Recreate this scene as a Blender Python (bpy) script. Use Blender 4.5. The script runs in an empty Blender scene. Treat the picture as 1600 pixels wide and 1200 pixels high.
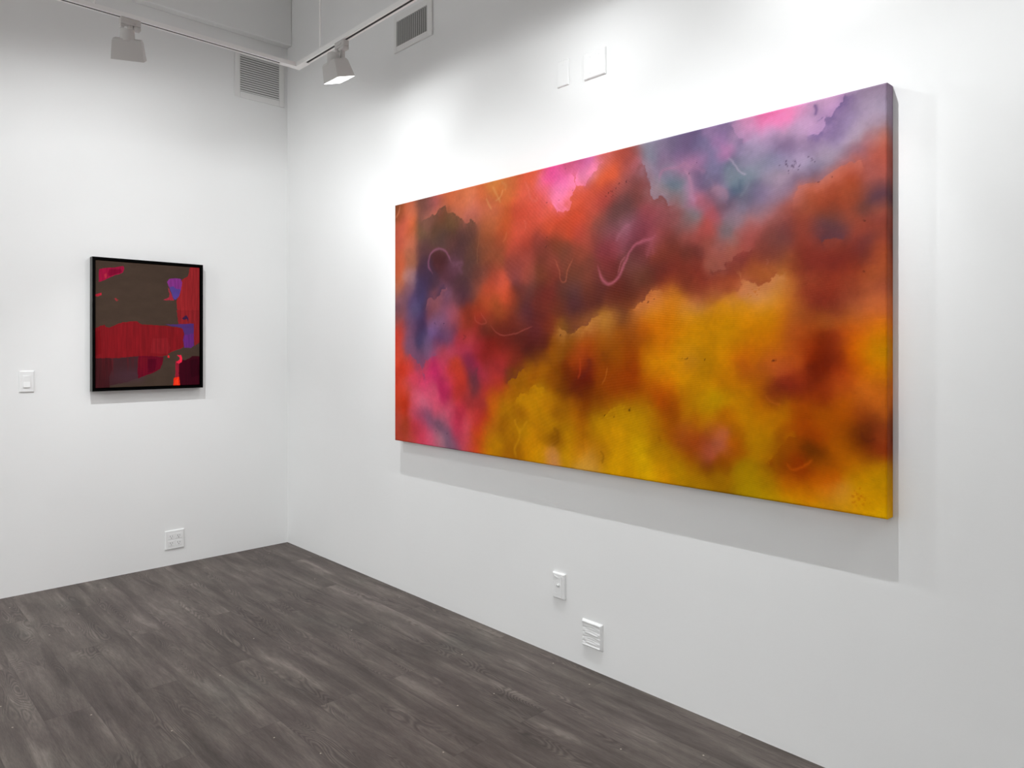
import bpy, bmesh, math, random
import numpy as np
from mathutils import Vector, Matrix, Euler

scene = bpy.context.scene
COL = scene.collection
PI = math.pi

# ------------------------------------------------------------------ helpers
def lin(c):
    c = np.asarray(c, dtype=np.float64) / 255.0
    return np.where(c <= 0.04045, c / 12.92, ((c + 0.055) / 1.055) ** 2.4)

def L4(c):
    r = lin(c); return (float(r[0]), float(r[1]), float(r[2]), 1.0)

def tag(o, label=None, cat=None, group=None, kind=None):
    if label: o['label'] = label
    if cat: o['category'] = cat
    if group: o['group'] = group
    if kind: o['kind'] = kind
    return o

def empty(name, loc, rz=0.0):
    o = bpy.data.objects.new(name, None); COL.objects.link(o)
    o.location = loc; o.rotation_euler = (0, 0, rz); o.empty_display_size = 0.05
    return o

def obj(name, bm, mat, parent=None, smooth=False, bevel=0.0, seg=2):
    me = bpy.data.meshes.new(name); bm.normal_update(); bm.to_mesh(me); bm.free()
    o = bpy.data.objects.new(name, me); COL.objects.link(o)
    if mat: me.materials.append(mat)
    if parent: o.parent = parent
    if smooth:
        for p in me.polygons: p.use_smooth = True
    if bevel > 0:
        m = o.modifiers.new('bevel', 'BEVEL'); m.width = bevel; m.segments = seg
        m.limit_method = 'ANGLE'; m.angle_limit = math.radians(35)
    return o

def add_box(bm, lo, hi, M=None):
    vs = []
    for x in (lo[0], hi[0]):
        for y in (lo[1], hi[1]):
            for z in (lo[2], hi[2]):
                v = Vector((x, y, z)); vs.append(bm.verts.new(M @ v if M else v))
    for f in ((0,1,3,2),(4,6,7,5),(0,4,5,1),(2,3,7,6),(0,2,6,4),(1,5,7,3)):
        bm.faces.new([vs[i] for i in f])

def add_cyl(bm, a, b, r0, r1=None, n=28, cap=True):
    if r1 is None: r1 = r0
    a = Vector(a); b = Vector(b); d = (b - a).normalized()
    s = d.orthogonal().normalized(); t = d.cross(s)
    A = [bm.verts.new(a + (s*math.cos(2*PI*i/n) + t*math.sin(2*PI*i/n))*r0) for i in range(n)]
    B = [bm.verts.new(b + (s*math.cos(2*PI*i/n) + t*math.sin(2*PI*i/n))*r1) for i in range(n)]
    for i in range(n):
        j = (i+1) % n; bm.faces.new((A[i], A[j], B[j], B[i]))
    if cap:
        bm.faces.new(A[::-1]); bm.faces.new(B)

def add_loft(bm, rings, cap0=True, cap1=True):
    R = [[bm.verts.new(p) for p in r] for r in rings]
    n = len(R[0])
    for k in range(len(R)-1):
        for i in range(n):
            j = (i+1) % n; bm.faces.new((R[k][i], R[k][j], R[k+1][j], R[k+1][i]))
    if cap0: bm.faces.new(R[0][::-1])
    if cap1: bm.faces.new(R[-1])

def fix(bm):
    bmesh.ops.recalc_face_normals(bm, faces=bm.faces[:]); return bm

# ------------------------------------------------------------------ materials
def mat_new(name):
    m = bpy.data.materials.new(name); m.use_nodes = True
    nt = m.node_tree; b = nt.nodes['Principled BSDF']
    return m, nt, b

def N(nt, t, **k):
    n = nt.nodes.new(t)
    for a, v in k.items(): setattr(n, a, v)
    return n

def plain(name, c, rough=0.5, spec=0.4, bump=0.0, bscale=200.0, metal=0.0):
    m, nt, b = mat_new(name)
    b.inputs['Base Color'].default_value = L4(c)
    b.inputs['Roughness'].default_value = rough
    b.inputs['Specular IOR Level'].default_value = spec
    b.inputs['Metallic'].default_value = metal
    tc = N(nt, 'ShaderNodeTexCoord')
    no = N(nt, 'ShaderNodeTexNoise'); no.inputs['Scale'].default_value = bscale
    no.inputs['Detail'].default_value = 3
    nt.links.new(tc.outputs['Object'], no.inputs['Vector'])
    if bump > 0:
        bp = N(nt, 'ShaderNodeBump'); bp.inputs['Strength'].default_value = bump
        bp.inputs['Distance'].default_value = 0.002
        nt.links.new(no.outputs['Fac'], bp.inputs['Height'])
        nt.links.new(bp.outputs['Normal'], b.inputs['Normal'])
    mr = N(nt, 'ShaderNodeMapRange'); mr.inputs['To Min'].default_value = max(0, rough-0.04)
    mr.inputs['To Max'].default_value = min(1, rough+0.04)
    nt.links.new(no.outputs['Fac'], mr.inputs['Value'])
    nt.links.new(mr.outputs['Result'], b.inputs['Roughness'])
    return m

def wall_material():
    # rolled white paint: fine orange peel, a few trowel ripples and paint nibs
    m, nt, b = mat_new('white_wall_paint')
    tc = N(nt, 'ShaderNodeTexCoord')
    big = N(nt, 'ShaderNodeTexNoise'); big.inputs['Scale'].default_value = 1.3; big.inputs['Detail'].default_value = 2
    nt.links.new(tc.outputs['Object'], big.inputs['Vector'])
    ramp = N(nt, 'ShaderNodeValToRGB')
    ramp.color_ramp.elements[0].position = 0.3; ramp.color_ramp.elements[0].color = L4(WALL_A)
    ramp.color_ramp.elements[1].position = 0.7; ramp.color_ramp.elements[1].color = L4(WALL_B)
    nt.links.new(big.outputs['Fac'], ramp.inputs['Fac'])
    nt.links.new(ramp.outputs['Color'], b.inputs['Base Color'])
    fine = N(nt, 'ShaderNodeTexNoise'); fine.inputs['Scale'].default_value = 160; fine.inputs['Detail'].default_value = 2
    nt.links.new(tc.outputs['Object'], fine.inputs['Vector'])
    mp = N(nt, 'ShaderNodeMapping'); mp.inputs['Scale'].default_value = (2.0, 2.0, 9.0)
    nt.links.new(tc.outputs['Object'], mp.inputs['Vector'])
    mid = N(nt, 'ShaderNodeTexNoise'); mid.inputs['Scale'].default_value = 3.0; mid.inputs['Detail'].default_value = 4
    nt.links.new(mp.outputs['Vector'], mid.inputs['Vector'])
    vo = N(nt, 'ShaderNodeTexVoronoi'); vo.inputs['Scale'].default_value = 4.5
    nt.links.new(tc.outputs['Object'], vo.inputs['Vector'])
    nib = N(nt, 'ShaderNodeMapRange'); nib.inputs['From Min'].default_value = 0.0; nib.inputs['From Max'].default_value = 0.022
    nib.inputs['To Min'].default_value = 1.0; nib.inputs['To Max'].default_value = 0.0
    nt.links.new(vo.outputs['Distance'], nib.inputs['Value'])
    a1 = N(nt, 'ShaderNodeMath', operation='MULTIPLY_ADD'); a1.inputs[1].default_value = 0.10
    nt.links.new(fine.outputs['Fac'], a1.inputs[0]); nt.links.new(nib.outputs['Result'], a1.inputs[2])
    a2 = N(nt, 'ShaderNodeMath', operation='MULTIPLY_ADD'); a2.inputs[1].default_value = 0.55
    nt.links.new(mid.outputs['Fac'], a2.inputs[0]); nt.links.new(a1.outputs['Value'], a2.inputs[2])
    bp = N(nt, 'ShaderNodeBump'); bp.inputs['Strength'].default_value = 0.35; bp.inputs['Distance'].default_value = 0.0022
    nt.links.new(a2.outputs['Value'], bp.inputs['Height']); nt.links.new(bp.outputs['Normal'], b.inputs['Normal'])
    b.inputs['Roughness'].default_value = 0.75; b.inputs['Specular IOR Level'].default_value = 0.12
    return m

def floor_material():
    # weathered grey-brown planks running along X: 155 mm wide, 1.2 m long
    m, nt, b = mat_new('grey_brown_plank_floor')
    lk = nt.links.new
    tc = N(nt, 'ShaderNodeTexCoord'); sp = N(nt, 'ShaderNodeSeparateXYZ'); lk(tc.outputs['Object'], sp.inputs[0])
    def M(op, a, bb=None, c=None):
        n = N(nt, 'ShaderNodeMath', operation=op)
        for i, v in enumerate((a, bb, c)):
            if v is None: continue
            if isinstance(v, (int, float)): n.inputs[i].default_value = v
            else: lk(v, n.inputs[i])
        return n.outputs[0]
    X = sp.outputs['X']; Y = sp.outputs['Y']
    ry = M('DIVIDE', M('MULTIPLY', M('ADD', Y, 0.05), -1.0), 0.155)
    row = M('FLOOR', ry); fy = M('FRACT', ry)
    par = M('ABSOLUTE', M('MODULO', row, 2.0))
    off = M('MULTIPLY_ADD', par, 0.59, 0.45 - 12.0)
    px = M('DIVIDE', M('SUBTRACT', X, off), 1.2)
    pid = M('FLOOR', px); fx = M('FRACT', px)
    wn = N(nt, 'ShaderNodeTexWhiteNoise', noise_dimensions='2D')
    cb = N(nt, 'ShaderNodeCombineXYZ'); lk(row, cb.inputs[0]); lk(pid, cb.inputs[1]); lk(cb.outputs[0], wn.inputs['Vector'])
    rnd = wn.outputs['Value']; rc = wn.outputs['Color']
    # coordinates shifted per plank
    sh = N(nt, 'ShaderNodeVectorMath', operation='MULTIPLY_ADD'); lk(rc, sh.inputs[0]); sh.inputs[1].default_value = (17, 9, 23)
    lk(tc.outputs['Object'], sh.inputs[2])
    def noise(scale, sc, det, rough=0.55, dist=0.0):
        mp = N(nt, 'ShaderNodeMapping'); mp.inputs['Scale'].default_value = sc; lk(sh.outputs[0], mp.inputs['Vector'])
        n = N(nt, 'ShaderNodeTexNoise'); n.inputs['Scale'].default_value = scale; n.inputs['Detail'].default_value = det
        n.inputs['Roughness'].default_value = rough; n.inputs['Distortion'].default_value = dist
        lk(mp.outputs[0], n.inputs['Vector']); return n
    streak = noise(2.6, (0.75, 6.2, 1), 5, 0.58, 0.45)
    cloud = noise(3.4, (0.9, 2.2, 1), 3)
    grain = noise(26, (1.0, 12.0, 1), 4, 0.7, 0.2)
    hue = N(nt, 'ShaderNodeTexNoise'); hue.inputs['Scale'].default_value = 2.2; hue.inputs['Detail'].default_value = 2; lk(tc.outputs['Object'], hue.inputs['Vector'])
    r1 = N(nt, 'ShaderNodeValToRGB'); e = r1.color_ramp.elements
    e[0].position = 0.33; e[0].color = L4((72, 65, 61)); e[1].position = 0.72; e[1].color = L4((136, 128, 121))
    k = e.new(0.46); k.color = L4((88, 80, 76)); k = e.new(0.57); k.color = L4((103, 95, 90))
    mixf = M('ADD', M('MULTIPLY', streak.outputs['Fac'], 0.68), M('MULTIPLY', cloud.outputs['Fac'], 0.32))
    mixf = M('MULTIPLY_ADD', M('SUBTRACT', rnd, 0.5), 0.05, mixf)
    lk(mixf, r1.inputs['Fac'])
    # purple / green tint drift
    r2 = N(nt, 'ShaderNodeValToRGB'); e = r2.color_ramp.elements
    e[0].position = 0.30; e[0].color = (0.82, 0.87, 0.86, 1); e[1].position = 0.66; e[1].color = (1.0, 0.95, 0.965, 1); k = e.new(0.42); k.color = (0.98, 0.965, 0.94, 1)
    lk(hue.outputs['Fac'], r2.inputs['Fac'])
    mx = N(nt, 'ShaderNodeMix', data_type='RGBA', blend_type='MULTIPLY'); mx.inputs['Factor'].default_value = 0.55
    lk(r1.outputs['Color'], mx.inputs['A']); lk(r2.outputs['Color'], mx.inputs['B'])
    # fine grain
    gr = N(nt, 'ShaderNodeMapRange'); gr.inputs['From Min'].default_value = 0.3; gr.inputs['From Max'].default_value = 0.7
    gr.inputs['To Min'].default_value = 0.76; gr.inputs['To Max'].default_value = 1.20; lk(grain.outputs['Fac'], gr.inputs['Value'])
    # cathedral rings in patches
    mp = N(nt, 'ShaderNodeMapping'); mp.inputs['Scale'].default_value = (1.1, 5.5, 1); lk(sh.outputs[0], mp.inputs['Vector'])
    rg = N(nt, 'ShaderNodeTexNoise'); rg.inputs['Scale'].default_value = 1.7; rg.inputs['Detail'].default_value = 1.5; lk(mp.outputs[0], rg.inputs['Vector'])
    fr = M('SINE', M('MULTIPLY', rg.outputs['Fac'], 210.0))
    patch = noise(2.3, (0.9, 3.4, 1), 1)
    pm = N(nt, 'ShaderNodeMapRange'); pm.inputs['From Min'].default_value = 0.52; pm.inputs['From Max'].default_value = 0.62
    lk(patch.outputs['Fac'], pm.inputs['Value'])
    ring = M('MULTIPLY_ADD', M('MULTIPLY', fr, pm.outputs['Result']), 0.26, 1.0)
    # seams
    edy = M('MULTIPLY', M('MINIMUM', fy, M('SUBTRACT', 1.0, fy)), 0.155)
    edx = M('MULTIPLY', M('MINIMUM', fx, M('SUBTRACT', 1.0, fx)), 1.2)
    ed = M('MINIMUM', edy, edx)
    sm = N(nt, 'ShaderNodeMapRange'); sm.inputs['From Min'].default_value = 0.0004; sm.inputs['From Max'].default_value = 0.0028
    sm.inputs['To Min'].default_value = 0.82; sm.inputs['To Max'].default_value = 1.0; lk(ed, sm.inputs['Value'])
    tot = M('MULTIPLY', M('MULTIPLY', gr.outputs['Result'], ring), sm.outputs['Result'])
    tot = M('MULTIPLY', tot, FLOOR_GAIN)
    mv = N(nt, 'ShaderNodeVectorMath', operation='SCALE'); lk(mx.outputs['Result'], mv.inputs[0]); lk(tot, mv.inputs['Scale'])
    # flecks of white paint and dust
    vo = N(nt, 'ShaderNodeTexVoronoi', voronoi_dimensions='2D'); vo.inputs['Scale'].default_value = 3.4; lk(tc.outputs['Object'], vo.inputs['Vector'])
    fk = M('LESS_THAN', vo.outputs['Distance'], 0.0105)
    mf = N(nt, 'ShaderNodeMix', data_type='RGBA'); vs_ = N(nt, 'ShaderNodeSeparateColor'); lk(vo.outputs['Color'], vs_.inputs[0]); fk = M('MULTIPLY', fk, M('GREATER_THAN', vs_.outputs[0], 0.5)); lk(M('MULTIPLY', fk, 0.75), mf.inputs['Factor'])
    lk(mv.outputs[0], mf.inputs['A']); mf.inputs['B'].default_value = L4((190, 180, 165))
    lk(mf.outputs['Result'], b.inputs['Base Color'])
    b.inputs['Roughness'].default_value = 0.52; b.inputs['Specular IOR Level'].default_value = 0.22
    bp = N(nt, 'ShaderNodeBump'); bp.inputs['Strength'].default_value = 0.25; bp.inputs['Distance'].default_value = 0.001
    lk(tot, bp.inputs['Height']); lk(bp.outputs['Normal'], b.inputs['Normal'])
    return m

def painted_material(name, attr, weave=0.0, rough=0.45, spec=0.35, mottle=0.0):
    m, nt, b = mat_new(name); lk = nt.links.new
    at = N(nt, 'ShaderNodeAttribute'); at.attribute_name = attr
    tc = N(nt, 'ShaderNodeTexCoord')
    no = N(nt, 'ShaderNodeTexNoise'); no.inputs['Scale'].default_value = 90; no.inputs['Detail'].default_value = 4
    lk(tc.outputs['Object'], no.inputs['Vector'])
    mr = N(nt, 'ShaderNodeMapRange'); mr.inputs['To Min'].default_value = 1 - mottle; mr.inputs['To Max'].default_value = 1 + mottle
    lk(no.outputs['Fac'], mr.inputs['Value'])
    sv = N(nt, 'ShaderNodeVectorMath', operation='SCALE'); lk(at.outputs['Color'], sv.inputs[0]); lk(mr.outputs['Result'], sv.inputs['Scale'])
    lk(sv.outputs[0], b.inputs['Base Color'])
    b.inputs['Roughness'].default_value = rough; b.inputs['Specular IOR Level'].default_value = spec
    if weave > 0:
        sp = N(nt, 'ShaderNodeSeparateXYZ'); lk(tc.outputs['Object'], sp.inputs[0])
        hs = []
        for ax, fq in (('X', 1900.0), ('Z', 1900.0)):
            ml = N(nt, 'ShaderNodeMath', operation='MULTIPLY'); ml.inputs[1].default_value = fq; lk(sp.outputs[ax], ml.inputs[0])
            sn = N(nt, 'ShaderNodeMath', operation='SINE'); lk(ml.outputs[0], sn.inputs[0]); hs.append(sn)
        mp = N(nt, 'ShaderNodeMapping'); mp.inputs['Scale'].default_value = (60, 60, 420); lk(tc.outputs['Object'], mp.inputs['Vector'])
        n2 = N(nt, 'ShaderNodeTexNoise'); n2.inputs['Scale'].default_value = 1; n2.inputs['Detail'].default_value = 2; lk(mp.outputs[0], n2.inputs['Vector'])
        ad = N(nt, 'ShaderNodeMath', operation='ADD'); lk(hs[0].outputs[0], ad.inputs[0]); lk(hs[1].outputs[0], ad.inputs[1])
        a3 = N(nt, 'ShaderNodeMath', operation='MULTIPLY_ADD'); a3.inputs[1].default_value = 3.0
        lk(n2.outputs['Fac'], a3.inputs[0]); lk(ad.outputs[0], a3.inputs[2])
        bp = N(nt, 'ShaderNodeBump'); bp.inputs['Strength'].default_value = weave; bp.inputs['Distance'].default_value = 0.0004
        lk(a3.outputs[0], bp.inputs['Height']); lk(bp.outputs['Normal'], b.inputs['Normal'])
    return m

WALL_A = (236, 236, 235); WALL_B = (239, 239, 238); FLOOR_GAIN = 0.93
M_WALL = wall_material()
M_FLOOR = floor_material()
M_CEIL = plain('white_ceiling_paint', (228, 227, 226), 0.8, 0.1, 0.2, 60)
M_PLATE = plain('white_plastic_plate', (238, 238, 237), 0.35, 0.35)
M_PAINTED = plain('painted_over_plate', (236, 236, 235), 0.6, 0.2, 0.6, 90)
M_SLOT = plain('dark_socket_slot', (125, 122, 120), 0.6, 0.2)
M_TRACK = plain('white_track_enamel', (246, 245, 243), 0.4, 0.35)
M_LAMP = plain('white_lamp_enamel', (202, 199, 196), 0.45, 0.35)
M_GROOVE = plain('track_groove_dark', (70, 69, 68), 0.7, 0.1)
M_GRILLE = plain('white_grille_enamel', (232, 231, 229), 0.5, 0.25)
M_DUCT = plain('duct_shadow_grey', (62, 61, 60), 0.9, 0.05)
M_DUCT2 = plain('louvre_gap_grey', (135, 134, 133), 0.9, 0.05)
M_SLAT = plain('grey_grille_slat', (176, 175, 173), 0.6, 0.2)  # greyer than the frame, used on the vertical louvres only
M_FRAME = plain('black_frame_lacquer', (3, 3, 3), 0.6, 0.03)
M_FRAMESIDE = plain('charcoal_frame_side', (88, 88, 86), 0.55, 0.2)
M_WOOD = plain('stretcher_pine', (170, 140, 100), 0.7, 0.2)
M_LENS, _nt, _b = mat_new('glowing_lamp_lens')
_b.inputs['Base Color'].default_value = (0.9, 0.9, 0.9, 1)
_b.inputs['Emission Color'].default_value = (1, 0.99, 0.97, 1); _b.inputs['Emission Strength'].default_value = 5.0

# ------------------------------------------------------------------ room
RX, RY, RH, T = 7.4, -5.0, 3.95, 0.12
def struct(name, lo, hi, mat, bevel=0):
    bm = bmesh.new(); add_box(bm, lo, hi); o = obj(name, fix(bm), mat, bevel=bevel); o['kind'] = 'structure'; return o
struct('floor', (-T, RY-T, -0.1), (RX+T, T, 0.0), M_FLOOR)
struct('ceiling', (-T, RY-T, RH), (RX+T, T, RH+0.1), M_CEIL)
struct('wall_left', (-T, RY-T, 0.0), (0.0, T, RH), M_WALL)
struct('wall_right', (0.0, 0.0, 0.0), (RX, T, RH), M_WALL)
struct('wall_back', (0.0, RY-T, 0.0), (RX, RY, RH), M_WALL)
struct('wall_front', (RX, RY-T, 0.0), (RX+T, T, RH), M_WALL)
struct('trim_1', (0.0, RY, 3.43), (0.068, 0.0, RH), M_WALL, bevel=0.006)

# ------------------------------------------------------------------ light fittings
TILT_R, TILT_L = math.radians(17.5), math.radians(25)
def make_head(TILT, YAW=0.0):
    Y = Matrix.Rotation(YAW, 4, 'Z')
    root = empty('track_spotlight', (0, 0, 0))
    bm = bmesh.new()
    add_box(bm, (-0.043, -0.016, -0.030), (0.043, 0.016, 0.0))
    add_box(bm, (-0.043, -0.014, -0.046), (-0.026, 0.014, -0.030))
    add_box(bm, (-0.010, -0.013, -0.044), (0.010, 0.013, -0.030))
    add_box(bm, (0.012, -0.016, -0.046), (0.043, 0.016, -0.030))
    ad = obj('track_adapter', fix(bm), M_LAMP, root, bevel=0.004)
    bm = bmesh.new(); add_box(bm, (-0.020, -0.0185, -0.020), (0.022, -0.016, -0.014))
    obj('locking_lever', fix(bm), M_LAMP, ad, bevel=0.001)
    bm = bmesh.new(); add_cyl(bm, (0.004, 0.002, -0.036), (0.004, 0.002, -0.128), 0.0125)
    obj('stem', fix(bm), M_LAMP, root, bevel=0.002)
    # body with the driver cup on the room side
    bm = bmesh.new()
    add_cyl(bm, Y @ Vector((-0.004, -0.044, -0.066)), Y @ Vector((-0.004, -0.040, -0.124)), 0.028, 0.032, 36)
    obj('driver_cup', fix(bm), M_LAMP, root, bevel=0.004)
    bm = bmesh.new(); add_box(bm, (-0.010, -0.036, -0.094), (0.010, 0.004, -0.082), Y); obj('bracket', fix(bm), M_LAMP, root, bevel=0.003)
    R = Y @ Matrix.Translation((-0.004, -0.034, -0.112)) @ Matrix.Rotation(TILT, 4, 'X')
    def ring(hx, hy, z): return [R @ Vector(p) for p in ((-hx, -hy, z), (hx, -hy, z), (hx, hy, z), (-hx, hy, z))]
    bm = bmesh.new()
    add_loft(bm, [ring(0.054, 0.033, 0.010), ring(0.059, 0.038, 0.0), ring(0.067, 0.049, -0.079),
                  ring(0.0652, 0.0472, -0.079), ring(0.062, 0.043, -0.066)], True, False)
    obj('lamp_housing', fix(bm), M_LAMP, root, bevel=0.0012)
    bm = bmesh.new(); vs = [bm.verts.new(p) for p in ring(0.0622, 0.0434, -0.067)]; bm.faces.new(vs[::-1])
    obj('lens', bm, M_LENS, root)
    return root, R
head0, HR = make_head(TILT_R)
YAW_L = math.radians(-24); headL, HL = make_head(TILT_L, YAW_L)
LAMP_POS = HR @ Vector((0, 0, -0.0765)); LAMP_POS_L = HL @ Vector((0, 0, -0.0765))

# flood lamp with the wide wall-washer distribution of the reflector: measured against the angle from its axis
def lamp_data(power, PROFILE, FWD):
    ld = bpy.data.lights.new('flood_lamp', 'POINT'); ld.energy = power; ld.shadow_soft_size = 0.008
    ld.color = (0.955, 0.982, 1.0)
    ld.use_nodes = True; nt = ld.node_tree; em = nt.nodes['Emission']
    tc = N(nt, 'ShaderNodeTexCoord'); sp = N(nt, 'ShaderNodeSeparateXYZ'); nt.links.new(tc.outputs['Normal'], sp.inputs[0])
    mu = N(nt, 'ShaderNodeMath', operation='MULTIPLY'); mu.inputs[1].default_value = LSIGN; nt.links.new(sp.outputs['Z'], mu.inputs[0])
    ac = N(nt, 'ShaderNodeMath', operation='ARCCOSINE'); nt.links.new(mu.outputs[0], ac.inputs[0])
    dv = N(nt, 'ShaderNodeMath', operation='DIVIDE'); dv.inputs[1].default_value = PI; nt.links.new(ac.outputs[0], dv.inputs[0])
    fc = N(nt, 'ShaderNodeFloatCurve'); cv = fc.mapping.curves[0]
    pts = PROFILE
    while len(cv.points) < len(pts): cv.points.new(0.5, 0.5)
    for p, (a, v) in zip(cv.points, pts): p.location = (a/180.0, v); p.handle_type = 'VECTOR'
    fc.mapping.update(); nt.links.new(dv.outputs[0], fc.inputs['Value'])
    # the reflector throws less straight at the near wall than down and sideways
    ab = N(nt, 'ShaderNodeMath', operation='MULTIPLY'); ab.inputs[1].default_value = 1.0; nt.links.new(sp.outputs['Y'], ab.inputs[0])
    fw_ = N(nt, 'ShaderNodeMapRange', interpolation_type='SMOOTHSTEP'); fw_.inputs['From Min'].default_value = FWD[0]; fw_.inputs['From Max'].default_value = FWD[1]
    fw_.inputs['To Min'].default_value = 1.0; fw_.inputs['To Max'].default_value = FWD[2]; nt.links.new(ab.outputs[0], fw_.inputs['Value'])
    ml = N(nt, 'ShaderNodeMath', operation='MULTIPLY'); nt.links.new(fc.outputs['Value'], ml.inputs[0]); nt.links.new(fw_.outputs['Result'], ml.inputs[1])
    nt.links.new(ml.outputs[0], em.inputs['Strength'])
    return ld
LSIGN = -1.0
POW = 80.0
REAR = [(0, 1.0), (12, 0.92), (22, 0.58), (35, 0.34), (50, 0.25), (65, 0.21), (78, 0.14), (86, 0.06), (90, 0.02), (93, 0.0), (180, 0.0)]
SIDE = [(0, 1.0), (8, 0.92), (15, 0.72), (24, 0.41), (32, 0.32), (45, 0.30), (60, 0.25), (75, 0.18), (86, 0.14), (92, 0.11), (95, 0.0), (180, 0.0)]
NEAR = [(0, 1.0), (15, 0.88), (30, 0.37), (45, 0.30), (60, 0.33), (75, 0.23), (85, 0.11), (90, 0.04), (94, 0.0), (180, 0.0)]
BEAM = {'right': (1.0, SIDE, (0.20, 0.68, 0.33)), 'left': (1.12, NEAR, (0.15, 0.7, 1.0)), 'rear_fill': (2.75, REAR, (0.15, 0.7, 0.5)), 'pendant': (0.06, REAR, (0.15, 0.7, 1.0))}
def copy_tree(o, parent=None):
    c = o.copy(); COL.objects.link(c)
    if parent: c.parent = parent
    for ch in list(o.children): copy_tree(ch, c)
    return c
TZ = 2.847           # underside of the track
TY, TX = -0.50, 1.13 # its distance from the right and the left wall
heads = [
 # x, y, rotation (0 faces the right wall, +90 deg faces the left wall), power factor, label
 (1.583, TY, 0.0, 1.0, 'white track spotlight with its glowing lens visible, nearest the corner, aimed at the right wall'),
 (TX, -1.3225, PI/2, 1.0, 'white box-shaped spotlight seen from behind, hanging above the small framed picture'),
 (2.83, TY, 0.0, 1.0, None), (3.78, TY, 0.0, 1.08, None), (5.35, TY, 0.0, 1.1, None),  # last one is an unseen head added to brighten the right wall
 (TX, -3.2, PI/2, 0.55, None), (TX, -4.3, PI/2, 0.9, None),  # unseen heads added along the left arm for ambient fill
 (2.2, -4.4, PI, 1.15, None), (3.6, -4.4, PI, 1.2, None), (4.9, -4.4, PI, 1.2, None),  # unseen heads facing the back wall, added for bounced fill
]
spots = [head0, headL] + [copy_tree(head0) for _ in heads[2:]]
pendant = copy_tree(head0)
for h, (x, y, rz, pf, lab) in zip(spots, heads):
    h.location = (x, y, TZ); h.rotation_euler = (0, 0, rz)
    tag(h, lab or 'unseen white track spotlight farther along the ceiling track, outside the view', 'spotlight', 'spotlights clipped to the lighting track')
    kd = 'left' if abs(y + 1.3225) < 0.01 else ('right' if rz == 0.0 else 'rear_fill')
    lo = bpy.data.objects.new('flood_lamp', lamp_data(POW * pf * BEAM[kd][0], BEAM[kd][1], BEAM[kd][2])); COL.objects.link(lo)
    lo.parent = h; lo.location = LAMP_POS_L if kd == 'left' else LAMP_POS; lo.rotation_euler = (TILT_L, 0, YAW_L) if kd == 'left' else (TILT_R, 0, 0)

# pendant spot farther right
h = pendant; h.location = (4.45, -0.87, TZ)
tag(h, 'white spotlight on its own drop rod, outside the view on the right', 'spotlight', 'spotlights clipped to the lighting track')
bm = bmesh.new(); add_cyl(bm, (0, 0, 0), (0, 0, RH - TZ), 0.006, n=12); obj('drop_rod', fix(bm), M_TRACK, h)
lo = bpy.data.objects.new('flood_lamp', lamp_data(POW * BEAM['pendant'][0], BEAM['pendant'][1], BEAM['pendant'][2])); COL.objects.link(lo)
lo.parent = h; lo.location = LAMP_POS; lo.rotation_euler = (TILT_R, 0, 0)

# track: extruded channel with a dark slot below, corner connectors, drop rods
track = empty('lighting_track', (TX, TY, TZ))
tag(track, 'white ceiling track for spotlights turning the corner, hung on thin rods', 'light track')
def rail(a, b):
    a = Vector(a); b = Vector(b); d = (b - a); Ln = d.length; d.normalize()
    q = Matrix.Translation(a) @ d.to_track_quat('X', 'Z').to_matrix().to_4x4()
    bm = bmesh.new()
    add_box(bm, (0, -0.0175, 0.004), (Ln, 0.0175, 0.020), q)
    add_box(bm, (0, -0.0175, 0.0), (Ln, -0.0065, 0.004), q)
    add_box(bm, (0, 0.0065, 0.0), (Ln, 0.0175, 0.004), q)
    r = obj('rail', fix(bm), M_TRACK, track)
    bm = bmesh.new(); add_box(bm, (0.002, -0.0065, 0.0012), (Ln-0.002, 0.0065, 0.0045), q); obj('contact_slot', fix(bm), M_GROOVE, r)
XE, YE = 5.9 - TX, -4.4 - TY
rail((0.10, 0, 0), (XE-0.10, 0, 0)); rail((0, -0.10, 0), (0, YE+0.1, 0)); rail((XE, -0.1, 0), (XE, YE+0.1, 0)); rail((0.10, YE, 0), (XE-0.1, YE, 0))
for cx, cy, sx, sy in ((0, 0, 1, -1), (XE, 0, -1, -1), (0, YE, 1, 1), (XE, YE, -1, 1)):
    bm = bmesh.new()
    x0, x1 = sorted((cx - sx*0.0185, cx + sx*0.10)); y0, y1 = sorted((cy - sy*0.0185, cy + sy*0.10))
    add_box(bm, (x0, cy-0.0185, -0.001), (x1, cy+0.0185, 0.021))
    y0b, y1b = sorted((cy + sy*0.0185, cy + sy*0.10)); add_box(bm, (cx-0.0185, y0b, -0.001), (cx+0.0185, y1b, 0.021))
    obj('corner_connector', fix(bm), M_TRACK, track)
for rx, ry in ((1.37-TX, 0), (3.3-TX, 0), (4.9-TX, 0), (0, -1.468-TY), (0, -3.6-TY), (XE, -2.0-TY), (XE, -3.4-TY), (2.8-TX, YE), (4.3-TX, YE)):
    bm = bmesh.new(); add_cyl(bm, (rx, ry, 0.018), (rx, ry, RH - TZ), 0.005, n=12); add_cyl(bm, (rx, ry, 0.018), (rx, ry, 0.03), 0.007, n=12)
    obj('suspension_rod', fix(bm), M_TRACK, track)

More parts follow.
